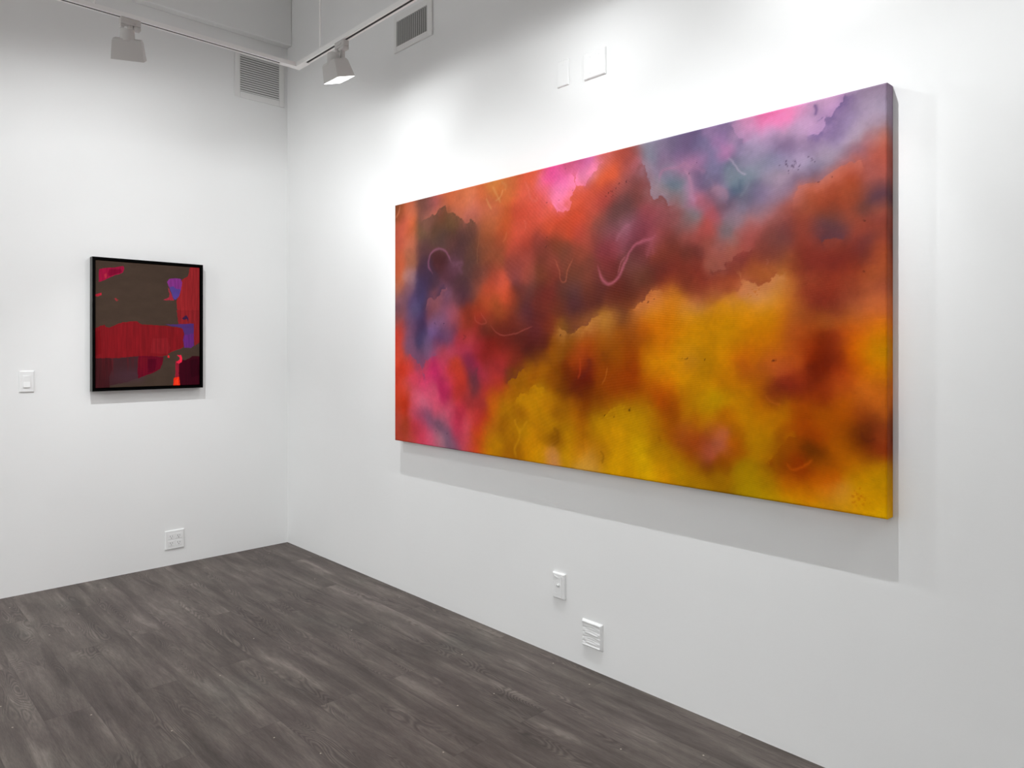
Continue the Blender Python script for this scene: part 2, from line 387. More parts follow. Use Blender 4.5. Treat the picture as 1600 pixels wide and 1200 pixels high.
# ------------------------------------------------------------------ wall vents
def vent(name, label, origin, rz, W, H, bL, bR, bB, bT, n, vertical, thick=0.010):
    # local X runs along the wall, local -Y points into the room
    t = empty(name, origin, rz); tag(t, label, 'air vent', 'air vents high on the walls')
    bm = bmesh.new()
    add_box(bm, (0, -thick, 0), (bL, 0, H)); add_box(bm, (W-bR, -thick, 0), (W, 0, H))
    add_box(bm, (bL, -thick, 0), (W-bR, 0, bB)); add_box(bm, (bL, -thick, H-bT), (W-bR, 0, H))
    obj('vent_frame', fix(bm), M_GRILLE, t, bevel=0.002)
    bm = bmesh.new(); add_box(bm, (bL, -0.0012, bB), (W-bR, -0.0002, H-bT)); obj('duct_backing', fix(bm), M_DUCT if vertical else M_DUCT2, t)
    for i in range(n):
        bm = bmesh.new()
        if vertical:
            p = (W-bL-bR)/n; x = bL + p*(i+0.5)
            Mx = Matrix.Translation((x, -0.0055, 0)) @ Matrix.Rotation(math.radians(28), 4, 'Z')
            add_box(bm, (-p*0.25, -0.0013, bB), (p*0.25, 0.0013, H-bT), Mx)
        else:
            p = (H-bB-bT)/n; z = bB + p*(i+0.5)
            Mx = Matrix.Translation((0, -0.0055, z)) @ Matrix.Rotation(math.radians(-30), 4, 'X')
            add_box(bm, (bL, -0.0013, -p*0.36), (W-bR, 0.0013, p*0.36), Mx)
        obj('louvre', fix(bm), M_SLAT if vertical else M_GRILLE, t)
    return t
vent('wall_vent', 'white square vent with horizontal louvres on the left wall beside the corner', (0.0005, -0.372, 3.015), PI/2, 0.345, 0.325, 0.035, 0.036, 0.040, 0.04, 16, False)
vent('wall_vent', 'white vent with vertical louvres on the right wall below the ceiling track', (1.312, -0.0005, 3.008), 0.0, 0.350, 0.205, 0.025, 0.042, 0.032, 0.035, 16, True)

# ------------------------------------------------------------------ switches, sockets and blank plates
def plate_mesh(W, H, th=0.006, M=None):
    bm = bmesh.new()
    def r(ix, y): return [Vector((-W/2+ix, y, -H/2+ix)), Vector((W/2-ix, y, -H/2+ix)), Vector((W/2-ix, y, H/2-ix)), Vector((-W/2+ix, y, H/2-ix))]
    add_loft(bm, [r(0, 0), r(0, -th*0.55), r(0.0035, -th)]); return fix(bm)
# rocker switch
s = empty('light_switch', (0.0003, -1.5275, 1.166), PI/2); tag(s, 'white rocker light switch on the left wall beside the small framed picture', 'light switch')
pl = obj('switch_plate', plate_mesh(0.070, 0.117, 0.007), M_PLATE, s, bevel=0.001)
bm = bmesh.new(); add_box(bm, (-0.0175, -0.0078, -0.034), (0.0175, -0.0065, 0.034)); obj('rocker_surround', fix(bm), M_PLATE, s, bevel=0.0006)
bm = bmesh.new(); add_loft(bm, [[Vector((x, -0.0075, -0.031)), Vector((x, -0.0135, -0.031)), Vector((x, -0.0088, 0.0)), Vector((x, -0.0098, 0.031)), Vector((x, -0.0075, 0.031))] for x in (-0.0155, 0.0155)])
obj('rocker', fix(bm), M_PLATE, s)
# four-socket outlet
s = empty('wall_outlet', (0.0003, -0.751, 0.158), PI/2); tag(s, 'white double-gang outlet with four sockets, low on the left wall above the floor', 'outlet')
obj('outlet_plate', plate_mesh(0.114, 0.117, 0.008), M_PLATE, s, bevel=0.001)
for gx in (-0.021, 0.023):
    for gz in (-0.021, 0.021):
        bm = bmesh.new(); add_box(bm, (gx-0.0185, -0.0095, gz-0.017), (gx+0.0185, -0.0078, gz+0.017)); sk = obj('socket', fix(bm), M_PLATE, s, bevel=0.003)
        for dx, hh in ((-0.0065, 0.0042), (0.0065, 0.0036)):
            bm = bmesh.new(); add_box(bm, (gx+dx-0.0013, -0.0098, gz+0.002-hh), (gx+dx+0.0013, -0.0094, gz+0.002+hh)); obj('slot', fix(bm), M_SLOT, sk)
        bm = bmesh.new(); add_cyl(bm, (gx, -0.0098, gz-0.009), (gx, -0.0094, gz-0.009), 0.0028, n=14); obj('ground_hole', fix(bm), M_SLOT, sk)
# painted-over jack plate on the right wall
s = empty('jack_plate', (2.570, 0.0005, 0.311)); tag(s, 'narrow painted-over jack plate with a small connector, on the right wall below the large painting', 'wall plate')
bm = plate_mesh(0.072, 0.112, 0.013); obj('cover_plate', bm, M_PAINTED, s, bevel=0.002)
bm = bmesh.new(); add_cyl(bm, (0.002, -0.013, 0.004), (0.002, -0.0155, 0.004), 0.0085, n=18); add_cyl(bm, (0.002, -0.015, 0.004), (0.002, -0.022, 0.004), 0.0045, n=14)
j = obj('connector', fix(bm), M_PAINTED, s, bevel=0.0006)
bm = bmesh.new(); add_cyl(bm, (0.002, -0.0218, 0.004), (0.002, -0.0223, 0.004), 0.0022, n=10); obj('connector_hole', fix(bm), M_SLOT, j)
bm = bmesh.new(); add_box(bm, (-0.0335, -0.0150, 0.032), (-0.012, -0.0128, 0.037), Matrix.Rotation(math.radians(16), 4, 'Y')); obj('paint_ridge', fix(bm), M_PAINTED, s, bevel=0.0008)
bm = bmesh.new(); add_box(bm, (0.018, -0.0148, -0.050), (0.023, -0.0128, 0.046)); obj('paint_ridge', fix(bm), M_PAINTED, s, bevel=0.0008)
# painted-over blank double plate with rough ridges
s = empty('blank_plate', (2.756, 0.0005, 0.149)); tag(s, 'square painted-over wall plate with rough paint ridges, just above the floor on the right wall', 'wall plate')
NX, NZ = 40, 40; Wp, Hp = 0.114, 0.114
bm = bmesh.new(); rn = random.Random(5); g = []
ph = [rn.uniform(0, 6.28) for _ in range(8)]
for i in range(NX+1):
    col = []
    for k in range(NZ+1):
        x = -Wp/2 + Wp*i/NX; z = -Hp/2 + Hp*k/NZ
        edge = min(i, NX-i, k, NZ-k)/3.0; hgt = 0.010*min(1, edge)
        rim = max(0, 1 - abs(min(i, NX-i, k, NZ-k)-3)/2.0)
        inner = 1 if edge > 1.3 else 0
        w = 0.0009*math.sin(z*330 + x*26 + ph[0]) * (0.5+0.5*math.sin(x*60+ph[1])) + 0.0005*math.sin(z*640 + 1.5*math.sin(x*70+ph[2])+ph[3])
        ridge = 0.0028*math.exp(-((z - 0.004 + x*0.06)/0.0035)**2)*(1 if abs(x) < 0.034 else 0.2) + 0.0018*math.exp(-((z + 0.034 + x*0.04)/0.003)**2)*(1 if abs(x) < 0.03 else 0)
        rimv = 0.0035*rim if k > NZ-6 or k < 5 or i > NX-6 else 0.0018*rim
        y = -(hgt + inner*w + inner*ridge + rimv)
        col.append(bm.verts.new((x, min(y, 0), z)))
    g.append(col)
for i in range(NX):
    for k in range(NZ): bm.faces.new((g[i][k], g[i+1][k], g[i+1][k+1], g[i][k+1]))
bnd = [g[i][0] for i in range(NX+1)] + [g[NX][k] for k in range(1, NZ+1)] + [g[i][NZ] for i in range(NX-1, -1, -1)] + [g[0][k] for k in range(NZ-1, 0, -1)]
bm.faces.new(bnd[::-1])
obj('cover_plate', fix(bm), M_PAINTED, s, smooth=True)
# two blank plates above the large painting
for nm, lb, x, z, w, h, d in (('blank_plate', 'narrow white blank plate high above the large painting, the left one of two', 2.592, 2.546, 0.066, 0.113, 0.008),
                           ('blank_plate', 'wide white blank plate high above the large painting, the right one of two', 2.772, 2.536, 0.116, 0.112, 0.011)):
    s = empty(nm, (x, 0.0005, z)); tag(s, lb, 'wall plate')
    obj('cover_plate', plate_mesh(w, h, d), M_PLATE, s, bevel=0.001)
    for sx in ((-0.0,) if w < 0.1 else (-0.023, 0.023)):
        for sz in (-0.034, 0.034):
            bm = bmesh.new(); add_cyl(bm, (sx, -d+0.0005, sz), (sx, -d-0.0008, sz), 0.0033, n=14)
            obj('screw', fix(bm), M_PLATE, s)

# ------------------------------------------------------------------ paint fields (millimetres on the canvas, lower-left corner = 0,0)
SAMPLES = [  # colour dabs, shifted to cancel uneven lamp light left over on the canvas
 (18, 1277, 121, 67, 36), (49, 1255, 184, 88, 52), (150, 1252, 208, 109, 76), (150, 1155, 197, 95, 52), (85, 1181, 202, 92, 72), (36, 1095, 192, 88, 65), (150, 1073, 184, 99, 73), (55, 971, 195, 91, 59),
 (144, 991, 158, 95, 68), (132, 905, 180, 122, 116), (247, 1272, 114, 70, 58), (320, 1245, 128, 75, 70), (379, 1246, 195, 95, 93), (292, 1168, 120, 74, 65), (236, 1118, 96, 72, 50), (422, 1194, 111, 65, 41),
 (379, 1128, 92, 62, 44), (504, 1141, 99, 72, 43), (504, 1061, 95, 56, 51), (422, 1070, 86, 61, 56), (590, 1067, 89, 55, 53), (667, 1093, 88, 56, 46), (406, 951, 73, 34, 36), (247, 1025, 84, 52, 52),
 (264, 923, 69, 43, 60), (550, 989, 84, 52, 55), (653, 970, 103, 65, 53), (525, 918, 105, 63, 80), (619, 895, 93, 60, 57), (705, 863, 112, 62, 51), (463, 1276, 201, 100, 60), (590, 1273, 215, 113, 66),
 (629, 1226, 219, 120, 88), (550, 1212, 209, 107, 74), (629, 1144, 211, 114, 99), (705, 1165, 218, 114, 94), (742, 1233, 214, 103, 56), (815, 1271, 213, 130, 60), (890, 1258, 209, 117, 60), (855, 1225, 209, 101, 45),
 (815, 1174, 218, 112, 81), (742, 1111, 195, 103, 60), (890, 1116, 211, 94, 45), (815, 1102, 196, 104, 62), (890, 1042, 202, 84, 41), (779, 1031, 169, 86, 49), (855, 998, 157, 74, 49), (742, 986, 136, 74, 51),
 (815, 930, 154, 80, 50), (779, 882, 132, 66, 50), (742, 851, 115, 65, 55), (815, 840, 156, 63, 46), (855, 819, 201, 84, 63), (958, 1247, 217, 103, 55), (1025, 1248, 221, 87, 57), (1004, 1179, 222, 93, 62),
 (1025, 1213, 238, 104, 90), (1089, 1158, 227, 88, 70), (992, 1126, 214, 75, 52), (992, 1053, 223, 91, 67), (958, 996, 213, 82, 62), (1057, 1071, 207, 80, 57), (1025, 980, 171, 63, 46), (1125, 998, 145, 61, 51),
 (1125, 947, 130, 57, 46), (1025, 911, 160, 71, 60), (958, 941, 177, 73, 55), (946, 895, 144, 66, 54), (1156, 900, 112, 55, 38), (1125, 832, 111, 58, 35), (1025, 839, 180, 74, 48), (1089, 1274, 223, 92, 59),
 (1175, 1245, 243, 86, 155), (1125, 1246, 237, 114, 148), (1186, 1188, 234, 121, 167), (1156, 1126, 227, 93, 87), (1186, 1077, 225, 89, 64), (1156, 1034, 203, 78, 48), (1205, 983, 147, 60, 38), (1167, 1272, 240, 79, 150),
 (1232, 1249, 244, 96, 163), (1279, 1217, 236, 113, 174), (1246, 1187, 245, 128, 175), (1224, 1127, 231, 114, 144), (1279, 1276, 192, 80, 106), (1347, 1269, 192, 85, 130), (1413, 1268, 202, 101, 158), (1382, 1215, 201, 115, 150),
 (1347, 1216, 218, 123, 158), (1315, 1160, 196, 83, 65), (1368, 1157, 188, 70, 48), (1434, 1225, 209, 121, 120), (1477, 1272, 205, 105, 107), (1506, 1284, 192, 92, 81), (1506, 1227, 208, 86, 51), (1464, 1191, 197, 77, 35),
 (1536, 1207, 200, 80, 45), (1567, 1272, 173, 72, 55), (1620, 1267, 146, 66, 60), (1596, 1224, 153, 71, 66), (1642, 1225, 178, 102, 114), (1156, 1201, 237, 96, 100), (1163, 1105, 214, 87, 59), (1213, 1074, 198, 65, 31),
 (1315, 1108, 191, 72, 45), (1413, 1144, 185, 73, 51), (1413, 1071, 170, 67, 52), (1347, 1056, 180, 61, 34), (1279, 1013, 169, 60, 33), (1477, 1111, 150, 56, 52), (1513, 1144, 155, 64, 53), (1567, 1146, 161, 80, 73),
 (1596, 1179, 134, 71, 72), (1642, 1151, 116, 63, 60), (1567, 1098, 97, 56, 56), (1536, 1039, 83, 51, 47), (1596, 1046, 93, 56, 54), (1654, 1107, 117, 60, 55), (1681, 1149, 139, 70, 69), (1444, 1027, 114, 63, 52),
 (1382, 1001, 150, 65, 49), (1444, 967, 118, 52, 46), (1347, 954, 149, 60, 44), (1213, 944, 109, 53, 30), (1315, 907, 122, 56, 41), (1493, 988, 113, 65, 72), (1596, 985, 140, 91, 107), (1548, 933, 129, 68, 78),
 (1506, 914, 119, 43, 51), (1626, 947, 110, 47, 57), (1681, 987, 133, 61, 71), (1710, 1040, 150, 69, 74), (1762, 1001, 142, 75, 80), (1681, 941, 109, 45, 56), (1762, 931, 135, 62, 60), (1710, 915, 175, 89, 101),
 (1666, 883, 94, 41, 42), (1737, 867, 138, 61, 40), (1791, 885, 121, 57, 44), (1868, 854, 110, 54, 41), (1843, 946, 125, 75, 72), (1816, 980, 155, 91, 90), (1868, 908, 174, 87, 79), (1681, 1275, 150, 144, 160),
 (1693, 1238, 117, 128, 143), (1719, 1267, 138, 129, 150), (1762, 1270, 133, 118, 143), (1816, 1269, 118, 103, 133), (1868, 1253, 113, 91, 129), (1762, 1234, 139, 112, 144), (1843, 1223, 129, 102, 139), (1681, 1196, 167, 136, 154),
 (1710, 1203, 140, 129, 151), (1710, 1159, 153, 139, 162), (1737, 1118, 135, 135, 151), (1719, 1102, 173, 127, 127), (1791, 1152, 132, 133, 153), (1816, 1172, 152, 124, 148), (1843, 1188, 174, 126, 163), (1762, 1186, 155, 126, 152),
 (1805, 1098, 97, 122, 139), (1843, 1117, 129, 137, 150), (1762, 1078, 139, 122, 123), (1805, 1053, 159, 110, 106), (1843, 1056, 140, 131, 141), (1868, 1162, 190, 126, 164), (1884, 1094, 198, 142, 174), (1868, 1062, 163, 135, 157),
 (1918, 1045, 210, 125, 147), (1892, 1040, 205, 123, 160), (1918, 1195, 177, 129, 172), (1908, 1229, 117, 110, 147), (1942, 1225, 131, 122, 158), (1990, 1237, 157, 126, 174), (2012, 1271, 141, 113, 155), (1965, 1272, 162, 128, 170),
 (1908, 1127, 113, 92, 124), (1926, 1094, 125, 102, 136), (1957, 1117, 139, 128, 161), (1990, 1140, 128, 123, 155), (1965, 1195, 128, 119, 154), (2012, 1199, 176, 128, 168), (2040, 1171, 131, 121, 150), (2037, 1110, 135, 143, 156),
 (2054, 1045, 100, 107, 135), (1995, 1063, 185, 129, 149), (2012, 1040, 167, 132, 152), (1965, 1047, 132, 103, 125), (1892, 991, 131, 127, 134), (1868, 964, 137, 111, 111), (1942, 1016, 188, 103, 120), (1965, 974, 198, 81, 77),
 (1957, 932, 195, 87, 81), (1918, 923, 175, 81, 75), (2012, 988, 133, 93, 109), (2037, 943, 135, 116, 120), (2027, 910, 133, 115, 121), (1990, 949, 160, 103, 107), (1990, 874, 166, 100, 94), (1942, 879, 171, 84, 71),
 (2044, 846, 183, 107, 88), (1982, 1277, 148, 121, 163), (2030, 1287, 131, 111, 145), (2066, 1266, 224, 163, 203), (2066, 1246, 209, 161, 201), (2097, 1259, 232, 160, 208), (2097, 1285, 229, 145, 186), (2162, 1270, 244, 131, 182),
 (2196, 1277, 255, 138, 194), (2176, 1295, 255, 111, 170), (2233, 1281, 255, 135, 183), (2225, 1252, 255, 135, 192), (2266, 1274, 242, 142, 190), (2297, 1281, 224, 158, 200), (2289, 1237, 203, 159, 196), (2345, 1281, 228, 174, 210),
 (2337, 1261, 146, 121, 154), (2381, 1264, 211, 160, 201), (2401, 1279, 223, 170, 205), (2363, 1212, 191, 151, 191), (2306, 1217, 195, 151, 187), (2162, 1225, 209, 165, 204), (2111, 1212, 191, 163, 197), (2225, 1212, 201, 160, 192),
 (2266, 1203, 186, 151, 184), (2142, 1173, 165, 148, 176), (2225, 1172, 124, 101, 134), (2246, 1153, 123, 100, 133), (2191, 1187, 146, 124, 157), (2287, 1167, 151, 124, 155), (2324, 1176, 155, 126, 154), (2381, 1190, 132, 111, 145),
 (2401, 1222, 135, 114, 149), (2430, 1253, 147, 124, 162), (2472, 1272, 161, 137, 165), (2523, 1274, 161, 136, 160), (2455, 1209, 149, 127, 162), (2418, 1170, 137, 115, 155), (2381, 1144, 140, 119, 153), (2324, 1145, 138, 117, 149),
 (2490, 1230, 174, 152, 174), (2523, 1238, 188, 172, 196), (2472, 1188, 181, 160, 175), (2438, 1158, 181, 160, 173), (2381, 1126, 176, 156, 170), (2345, 1133, 163, 142, 162), (2507, 1180, 170, 144, 165), (2523, 1176, 161, 138, 153),
 (2507, 1143, 158, 110, 116), (2534, 1132, 202, 116, 96), (2523, 1106, 189, 92, 72), (2490, 1112, 160, 95, 101), (2455, 1111, 137, 97, 114), (2455, 1082, 180, 93, 76), (2455, 1053, 162, 73, 57), (2418, 1107, 149, 130, 151),
 (2381, 1088, 148, 133, 153), (2363, 1077, 132, 121, 144), (2345, 1052, 91, 84, 112), (2306, 1053, 109, 91, 117), (2297, 1081, 168, 152, 178), (2266, 1118, 171, 148, 177), (2225, 1117, 138, 129, 157), (2185, 1124, 147, 142, 171),
 (2185, 1073, 154, 139, 156), (2225, 1066, 170, 144, 161), (2246, 1023, 131, 112, 136), (2266, 1047, 112, 89, 111), (2142, 1119, 142, 142, 158), (2121, 1165, 152, 141, 170), (2085, 1152, 138, 131, 154), (2066, 1197, 143, 127, 161),
 (2052, 1240, 163, 135, 168), (2030, 1196, 202, 129, 177), (2008, 1175, 190, 127, 177), (1982, 1234, 182, 127, 175), (1993, 1147, 144, 131, 170), (2030, 1138, 119, 131, 153), (2054, 1107, 126, 134, 147), (2081, 1082, 116, 131, 143),
 (2071, 1051, 91, 111, 131), (2121, 1084, 128, 141, 152), (2097, 1047, 134, 129, 149), (2128, 1055, 106, 105, 130), (2085, 1020, 106, 103, 123), (2142, 999, 120, 110, 137), (2162, 1036, 132, 113, 145), (2205, 1011, 147, 119, 140),
 (2003, 1104, 123, 109, 143), (1998, 1067, 176, 144, 172), (2020, 1041, 159, 132, 160), (2044, 1013, 124, 99, 121), (2008, 1007, 131, 97, 113), (2076, 997, 148, 131, 153), (2052, 970, 149, 122, 139), (2162, 976, 152, 110, 118),
 (2205, 958, 162, 102, 102), (2246, 964, 152, 75, 65), (2274, 992, 176, 98, 89), (2297, 1027, 189, 107, 92), (2337, 1027, 183, 94, 72), (2381, 1040, 189, 100, 78), (2418, 1059, 183, 86, 63), (2345, 989, 161, 73, 46),
 (2401, 999, 151, 64, 40), (2455, 1027, 152, 58, 25), (2438, 993, 161, 74, 43), (2455, 972, 145, 64, 41), (2306, 964, 138, 68, 47), (2381, 946, 139, 55, 30), (2490, 1039, 158, 86, 82), (2490, 984, 138, 71, 57),
 (2523, 1033, 176, 88, 76), (2534, 1084, 191, 91, 74), (2518, 988, 106, 65, 72), (2518, 963, 74, 52, 73), (2534, 941, 114, 67, 69), (2496, 937, 101, 60, 54), (2530, 928, 171, 89, 62), (2523, 907, 143, 66, 55),
 (24, 959, 199, 93, 58), (55, 869, 199, 106, 69), (18, 815, 171, 102, 83), (103, 897, 177, 122, 109), (126, 837, 135, 88, 99), (150, 880, 134, 103, 116), (85, 794, 116, 77, 96), (36, 758, 148, 94, 107),
 (24, 720, 112, 71, 84), (73, 700, 136, 82, 93), (36, 674, 154, 84, 83), (55, 614, 196, 63, 47), (36, 558, 217, 65, 44), (36, 473, 220, 73, 48), (73, 386, 197, 52, 34), (132, 415, 209, 57, 48),
 (179, 751, 88, 66, 103), (202, 713, 99, 92, 129), (150, 670, 99, 74, 106), (132, 612, 123, 75, 101), (126, 529, 123, 83, 115), (150, 491, 122, 75, 98), (292, 853, 56, 40, 70), (247, 829, 64, 50, 81),
 (247, 748, 55, 48, 85), (236, 668, 62, 42, 79), (225, 610, 67, 44, 74), (236, 556, 62, 57, 95), (275, 529, 87, 66, 95), (336, 851, 70, 44, 57), (463, 871, 87, 47, 57), (550, 836, 77, 46, 50),
 (590, 774, 80, 44, 60), (619, 807, 84, 54, 57), (525, 752, 111, 64, 74), (458, 791, 115, 74, 97), (336, 744, 129, 72, 81), (379, 726, 143, 79, 78), (422, 714, 111, 63, 83), (325, 685, 111, 58, 72),
 (484, 679, 152, 80, 100), (525, 678, 159, 74, 82), (406, 649, 129, 85, 116), (352, 621, 117, 85, 120), (336, 578, 105, 79, 128), (406, 564, 84, 54, 92), (474, 554, 101, 70, 104), (368, 528, 82, 52, 85),
 (463, 606, 118, 68, 93), (525, 617, 121, 55, 70), (504, 563, 114, 56, 84), (292, 502, 130, 89, 118), (225, 461, 108, 69, 100), (247, 417, 159, 61, 85), (379, 512, 155, 77, 102), (422, 476, 152, 56, 68),
 (504, 512, 168, 58, 79), (590, 512, 161, 47, 71), (629, 552, 185, 61, 66), (590, 568, 154, 47, 38), (550, 537, 163, 46, 56), (580, 645, 164, 60, 47), (619, 681, 134, 48, 30), (629, 628, 136, 47, 29),
 (705, 678, 154, 53, 30), (705, 576, 150, 44, 37), (681, 803, 141, 74, 61), (742, 851, 163, 81, 63), (815, 870, 169, 72, 50), (779, 797, 203, 80, 51), (873, 803, 221, 91, 63), (873, 752, 217, 85, 50),
 (924, 732, 183, 66, 36), (742, 735, 173, 71, 36), (815, 713, 170, 80, 38), (779, 669, 150, 52, 30), (873, 675, 149, 66, 31), (815, 623, 106, 41, 24), (924, 620, 112, 39, 27), (742, 600, 70, 35, 23),
 (779, 639, 148, 63, 42), (719, 641, 169, 48, 38), (855, 589, 103, 33, 25), (779, 527, 111, 26, 17), (855, 526, 121, 30, 18), (705, 502, 158, 40, 51), (742, 478, 132, 30, 23), (815, 478, 143, 36, 31),
 (890, 479, 159, 43, 36), (890, 526, 100, 30, 22), (992, 833, 127, 64, 68), (1045, 829, 160, 80, 70), (958, 882, 144, 66, 62), (992, 761, 113, 51, 44), (1057, 766, 98, 54, 48), (958, 716, 110, 54, 37),
 (1025, 675, 78, 37, 46), (992, 633, 129, 57, 44), (1105, 709, 105, 41, 34), (1089, 594, 90, 34, 36), (1125, 641, 97, 37, 30), (1156, 707, 116, 48, 33), (1179, 592, 115, 50, 23), (992, 572, 94, 33, 25),
 (1057, 526, 88, 28, 23), (1125, 525, 81, 30, 22), (1057, 480, 76, 27, 20), (958, 479, 115, 35, 23), (1125, 480, 97, 45, 13), (1198, 525, 137, 72, 0), (1186, 481, 141, 77, 0), (1089, 446, 92, 41, 14),
 (992, 430, 103, 35, 21), (946, 456, 121, 42, 26), (1175, 892, 140, 61, 52), (1163, 1024, 210, 77, 48), (1246, 1009, 193, 74, 49), (1347, 1002, 168, 60, 50), (1246, 935, 107, 59, 44), (1279, 883, 112, 57, 42),
 (1347, 912, 134, 63, 44), (1382, 948, 144, 63, 51), (1175, 814, 110, 43, 34), (1315, 804, 102, 54, 36), (1382, 824, 114, 56, 43), (1246, 757, 86, 46, 38), (1315, 753, 77, 48, 51), (1163, 734, 108, 35, 33),
 (1315, 683, 75, 38, 43), (1224, 682, 101, 45, 27), (1413, 698, 80, 34, 27), (1464, 745, 77, 36, 32), (1382, 744, 107, 51, 35), (1506, 837, 116, 42, 42), (1477, 806, 108, 50, 45), (1506, 901, 120, 49, 52),
 (1536, 812, 94, 39, 34), (1626, 837, 113, 63, 59), (1642, 781, 109, 61, 43), (1596, 760, 89, 39, 32), (1536, 740, 94, 34, 23), (1681, 779, 88, 45, 31), (1737, 818, 96, 41, 36), (1681, 732, 105, 43, 32),
 (1596, 704, 103, 46, 26), (1506, 693, 106, 51, 32), (1548, 658, 100, 54, 33), (1586, 619, 106, 57, 27), (1791, 838, 128, 49, 37), (1843, 798, 126, 50, 36), (1762, 773, 114, 40, 30), (1843, 753, 122, 51, 32),
 (1868, 873, 101, 47, 40), (1918, 861, 92, 42, 39), (1892, 829, 138, 59, 47), (1918, 769, 141, 53, 39), (1990, 748, 151, 66, 42), (1892, 720, 137, 63, 38), (2012, 733, 161, 75, 46), (1942, 694, 161, 79, 47),
 (1990, 705, 174, 94, 53), (2037, 682, 219, 146, 39), (2012, 795, 166, 85, 69), (1965, 799, 168, 96, 80), (2037, 787, 142, 61, 50), (2040, 836, 176, 92, 76), (1980, 837, 174, 91, 78), (1942, 865, 181, 93, 80),
 (2022, 880, 165, 104, 100), (1779, 741, 170, 84, 38), (1791, 716, 218, 132, 40), (1710, 708, 214, 123, 62), (1737, 683, 221, 130, 44), (1791, 680, 218, 125, 11), (1843, 678, 221, 134, 40), (1892, 676, 206, 124, 67),
 (1918, 654, 205, 137, 70), (1868, 646, 222, 147, 42), (1965, 652, 215, 140, 29), (2012, 650, 216, 142, 16), (1672, 664, 194, 112, 57), (1642, 637, 172, 100, 38), (1710, 638, 204, 125, 18), (1737, 593, 193, 102, 0),
 (1681, 594, 176, 85, 0), (1626, 571, 146, 72, 14), (1681, 523, 154, 73, 0), (1791, 592, 201, 112, 0), (1843, 591, 207, 128, 0), (1918, 610, 206, 134, 0), (1965, 588, 200, 131, 0), (2037, 586, 200, 134, 0),
 (1762, 523, 189, 102, 0), (1868, 523, 194, 129, 0), (1965, 522, 202, 131, 0), (2037, 522, 184, 116, 0), (1816, 492, 198, 129, 0), (1868, 466, 170, 111, 32), (1942, 467, 161, 107, 0), (1477, 633, 190, 130, 42),
 (1526, 631, 183, 116, 44), (1444, 623, 171, 104, 39), (1413, 585, 156, 88, 39), (1347, 575, 148, 87, 31), (1506, 583, 163, 98, 32), (1315, 616, 106, 52, 30), (1382, 614, 118, 68, 35), (1232, 588, 143, 84, 24),
 (1268, 587, 111, 71, 28), (1232, 547, 137, 79, 21), (1163, 606, 111, 38, 23), (1156, 525, 81, 25, 18), (1294, 525, 119, 63, 3), (1382, 546, 145, 59, 1), (1347, 484, 169, 69, 20), (1413, 485, 148, 62, 6),
 (1477, 524, 141, 72, 6), (1567, 549, 152, 76, 8), (1596, 524, 136, 61, 2), (1536, 486, 132, 66, 0), (1608, 486, 141, 61, 0), (1213, 484, 126, 69, 5), (1982, 972, 179, 89, 108), (2030, 966, 151, 124, 141),
 (2015, 916, 127, 107, 113), (2076, 947, 159, 129, 141), (2142, 951, 175, 121, 124), (2052, 879, 161, 111, 104), (2097, 902, 177, 97, 91), (2142, 910, 175, 85, 79), (2205, 922, 141, 73, 66), (2076, 847, 170, 75, 64),
 (2008, 841, 173, 94, 82), (1987, 802, 175, 96, 77), (2015, 791, 168, 90, 71), (2097, 863, 168, 75, 71), (2162, 848, 134, 65, 55), (2185, 884, 126, 68, 61), (2225, 860, 109, 63, 58), (2246, 889, 109, 56, 59),
 (2287, 905, 148, 64, 45), (2287, 853, 136, 56, 41), (2076, 806, 131, 55, 49), (2142, 809, 129, 59, 47), (2052, 783, 139, 63, 45), (2205, 822, 124, 60, 50), (2246, 787, 148, 79, 44), (2297, 795, 117, 40, 31),
 (2266, 758, 147, 64, 33), (1982, 760, 165, 73, 47), (2030, 718, 142, 64, 38), (2052, 746, 165, 73, 41), (2121, 769, 170, 84, 40), (2142, 740, 178, 93, 40), (2185, 758, 183, 99, 42), (2097, 732, 205, 119, 78),
 (2076, 711, 199, 114, 66), (2111, 698, 214, 142, 96), (2155, 696, 211, 141, 82), (2205, 725, 206, 135, 57), (2233, 737, 200, 124, 52), (2246, 701, 193, 113, 42), (2030, 676, 209, 129, 47), (2008, 652, 225, 143, 16),
 (2076, 658, 215, 141, 30), (2142, 655, 213, 137, 53), (2205, 663, 206, 132, 45), (2233, 643, 207, 120, 27), (1982, 610, 212, 134, 0), (2076, 608, 211, 130, 0), (2162, 614, 209, 134, 0), (2225, 603, 200, 113, 7),
 (2008, 535, 183, 122, 0), (2097, 546, 188, 112, 0), (2162, 564, 195, 114, 0), (2205, 525, 186, 100, 2), (2266, 712, 175, 95, 43), (2274, 641, 167, 89, 34), (2266, 602, 168, 82, 28), (2257, 544, 170, 76, 24),
 (2314, 889, 146, 65, 53), (2363, 884, 91, 57, 64), (2381, 916, 100, 62, 60), (2409, 862, 67, 49, 67), (2355, 850, 94, 52, 59), (2401, 833, 147, 57, 34), (2438, 892, 146, 68, 48), (2472, 859, 144, 62, 47),
 (2345, 829, 138, 53, 36), (2438, 808, 120, 45, 34), (2401, 777, 105, 35, 29), (2472, 816, 106, 44, 41), (2496, 831, 96, 49, 50), (2499, 784, 89, 36, 38), (2523, 847, 140, 63, 47), (2523, 792, 169, 76, 42),
 (2455, 743, 134, 48, 29), (2345, 772, 128, 44, 34), (2324, 717, 135, 60, 35), (2381, 713, 145, 52, 31), (2455, 700, 142, 63, 37), (2507, 722, 172, 83, 38), (2523, 757, 169, 79, 43), (2523, 696, 155, 74, 50),
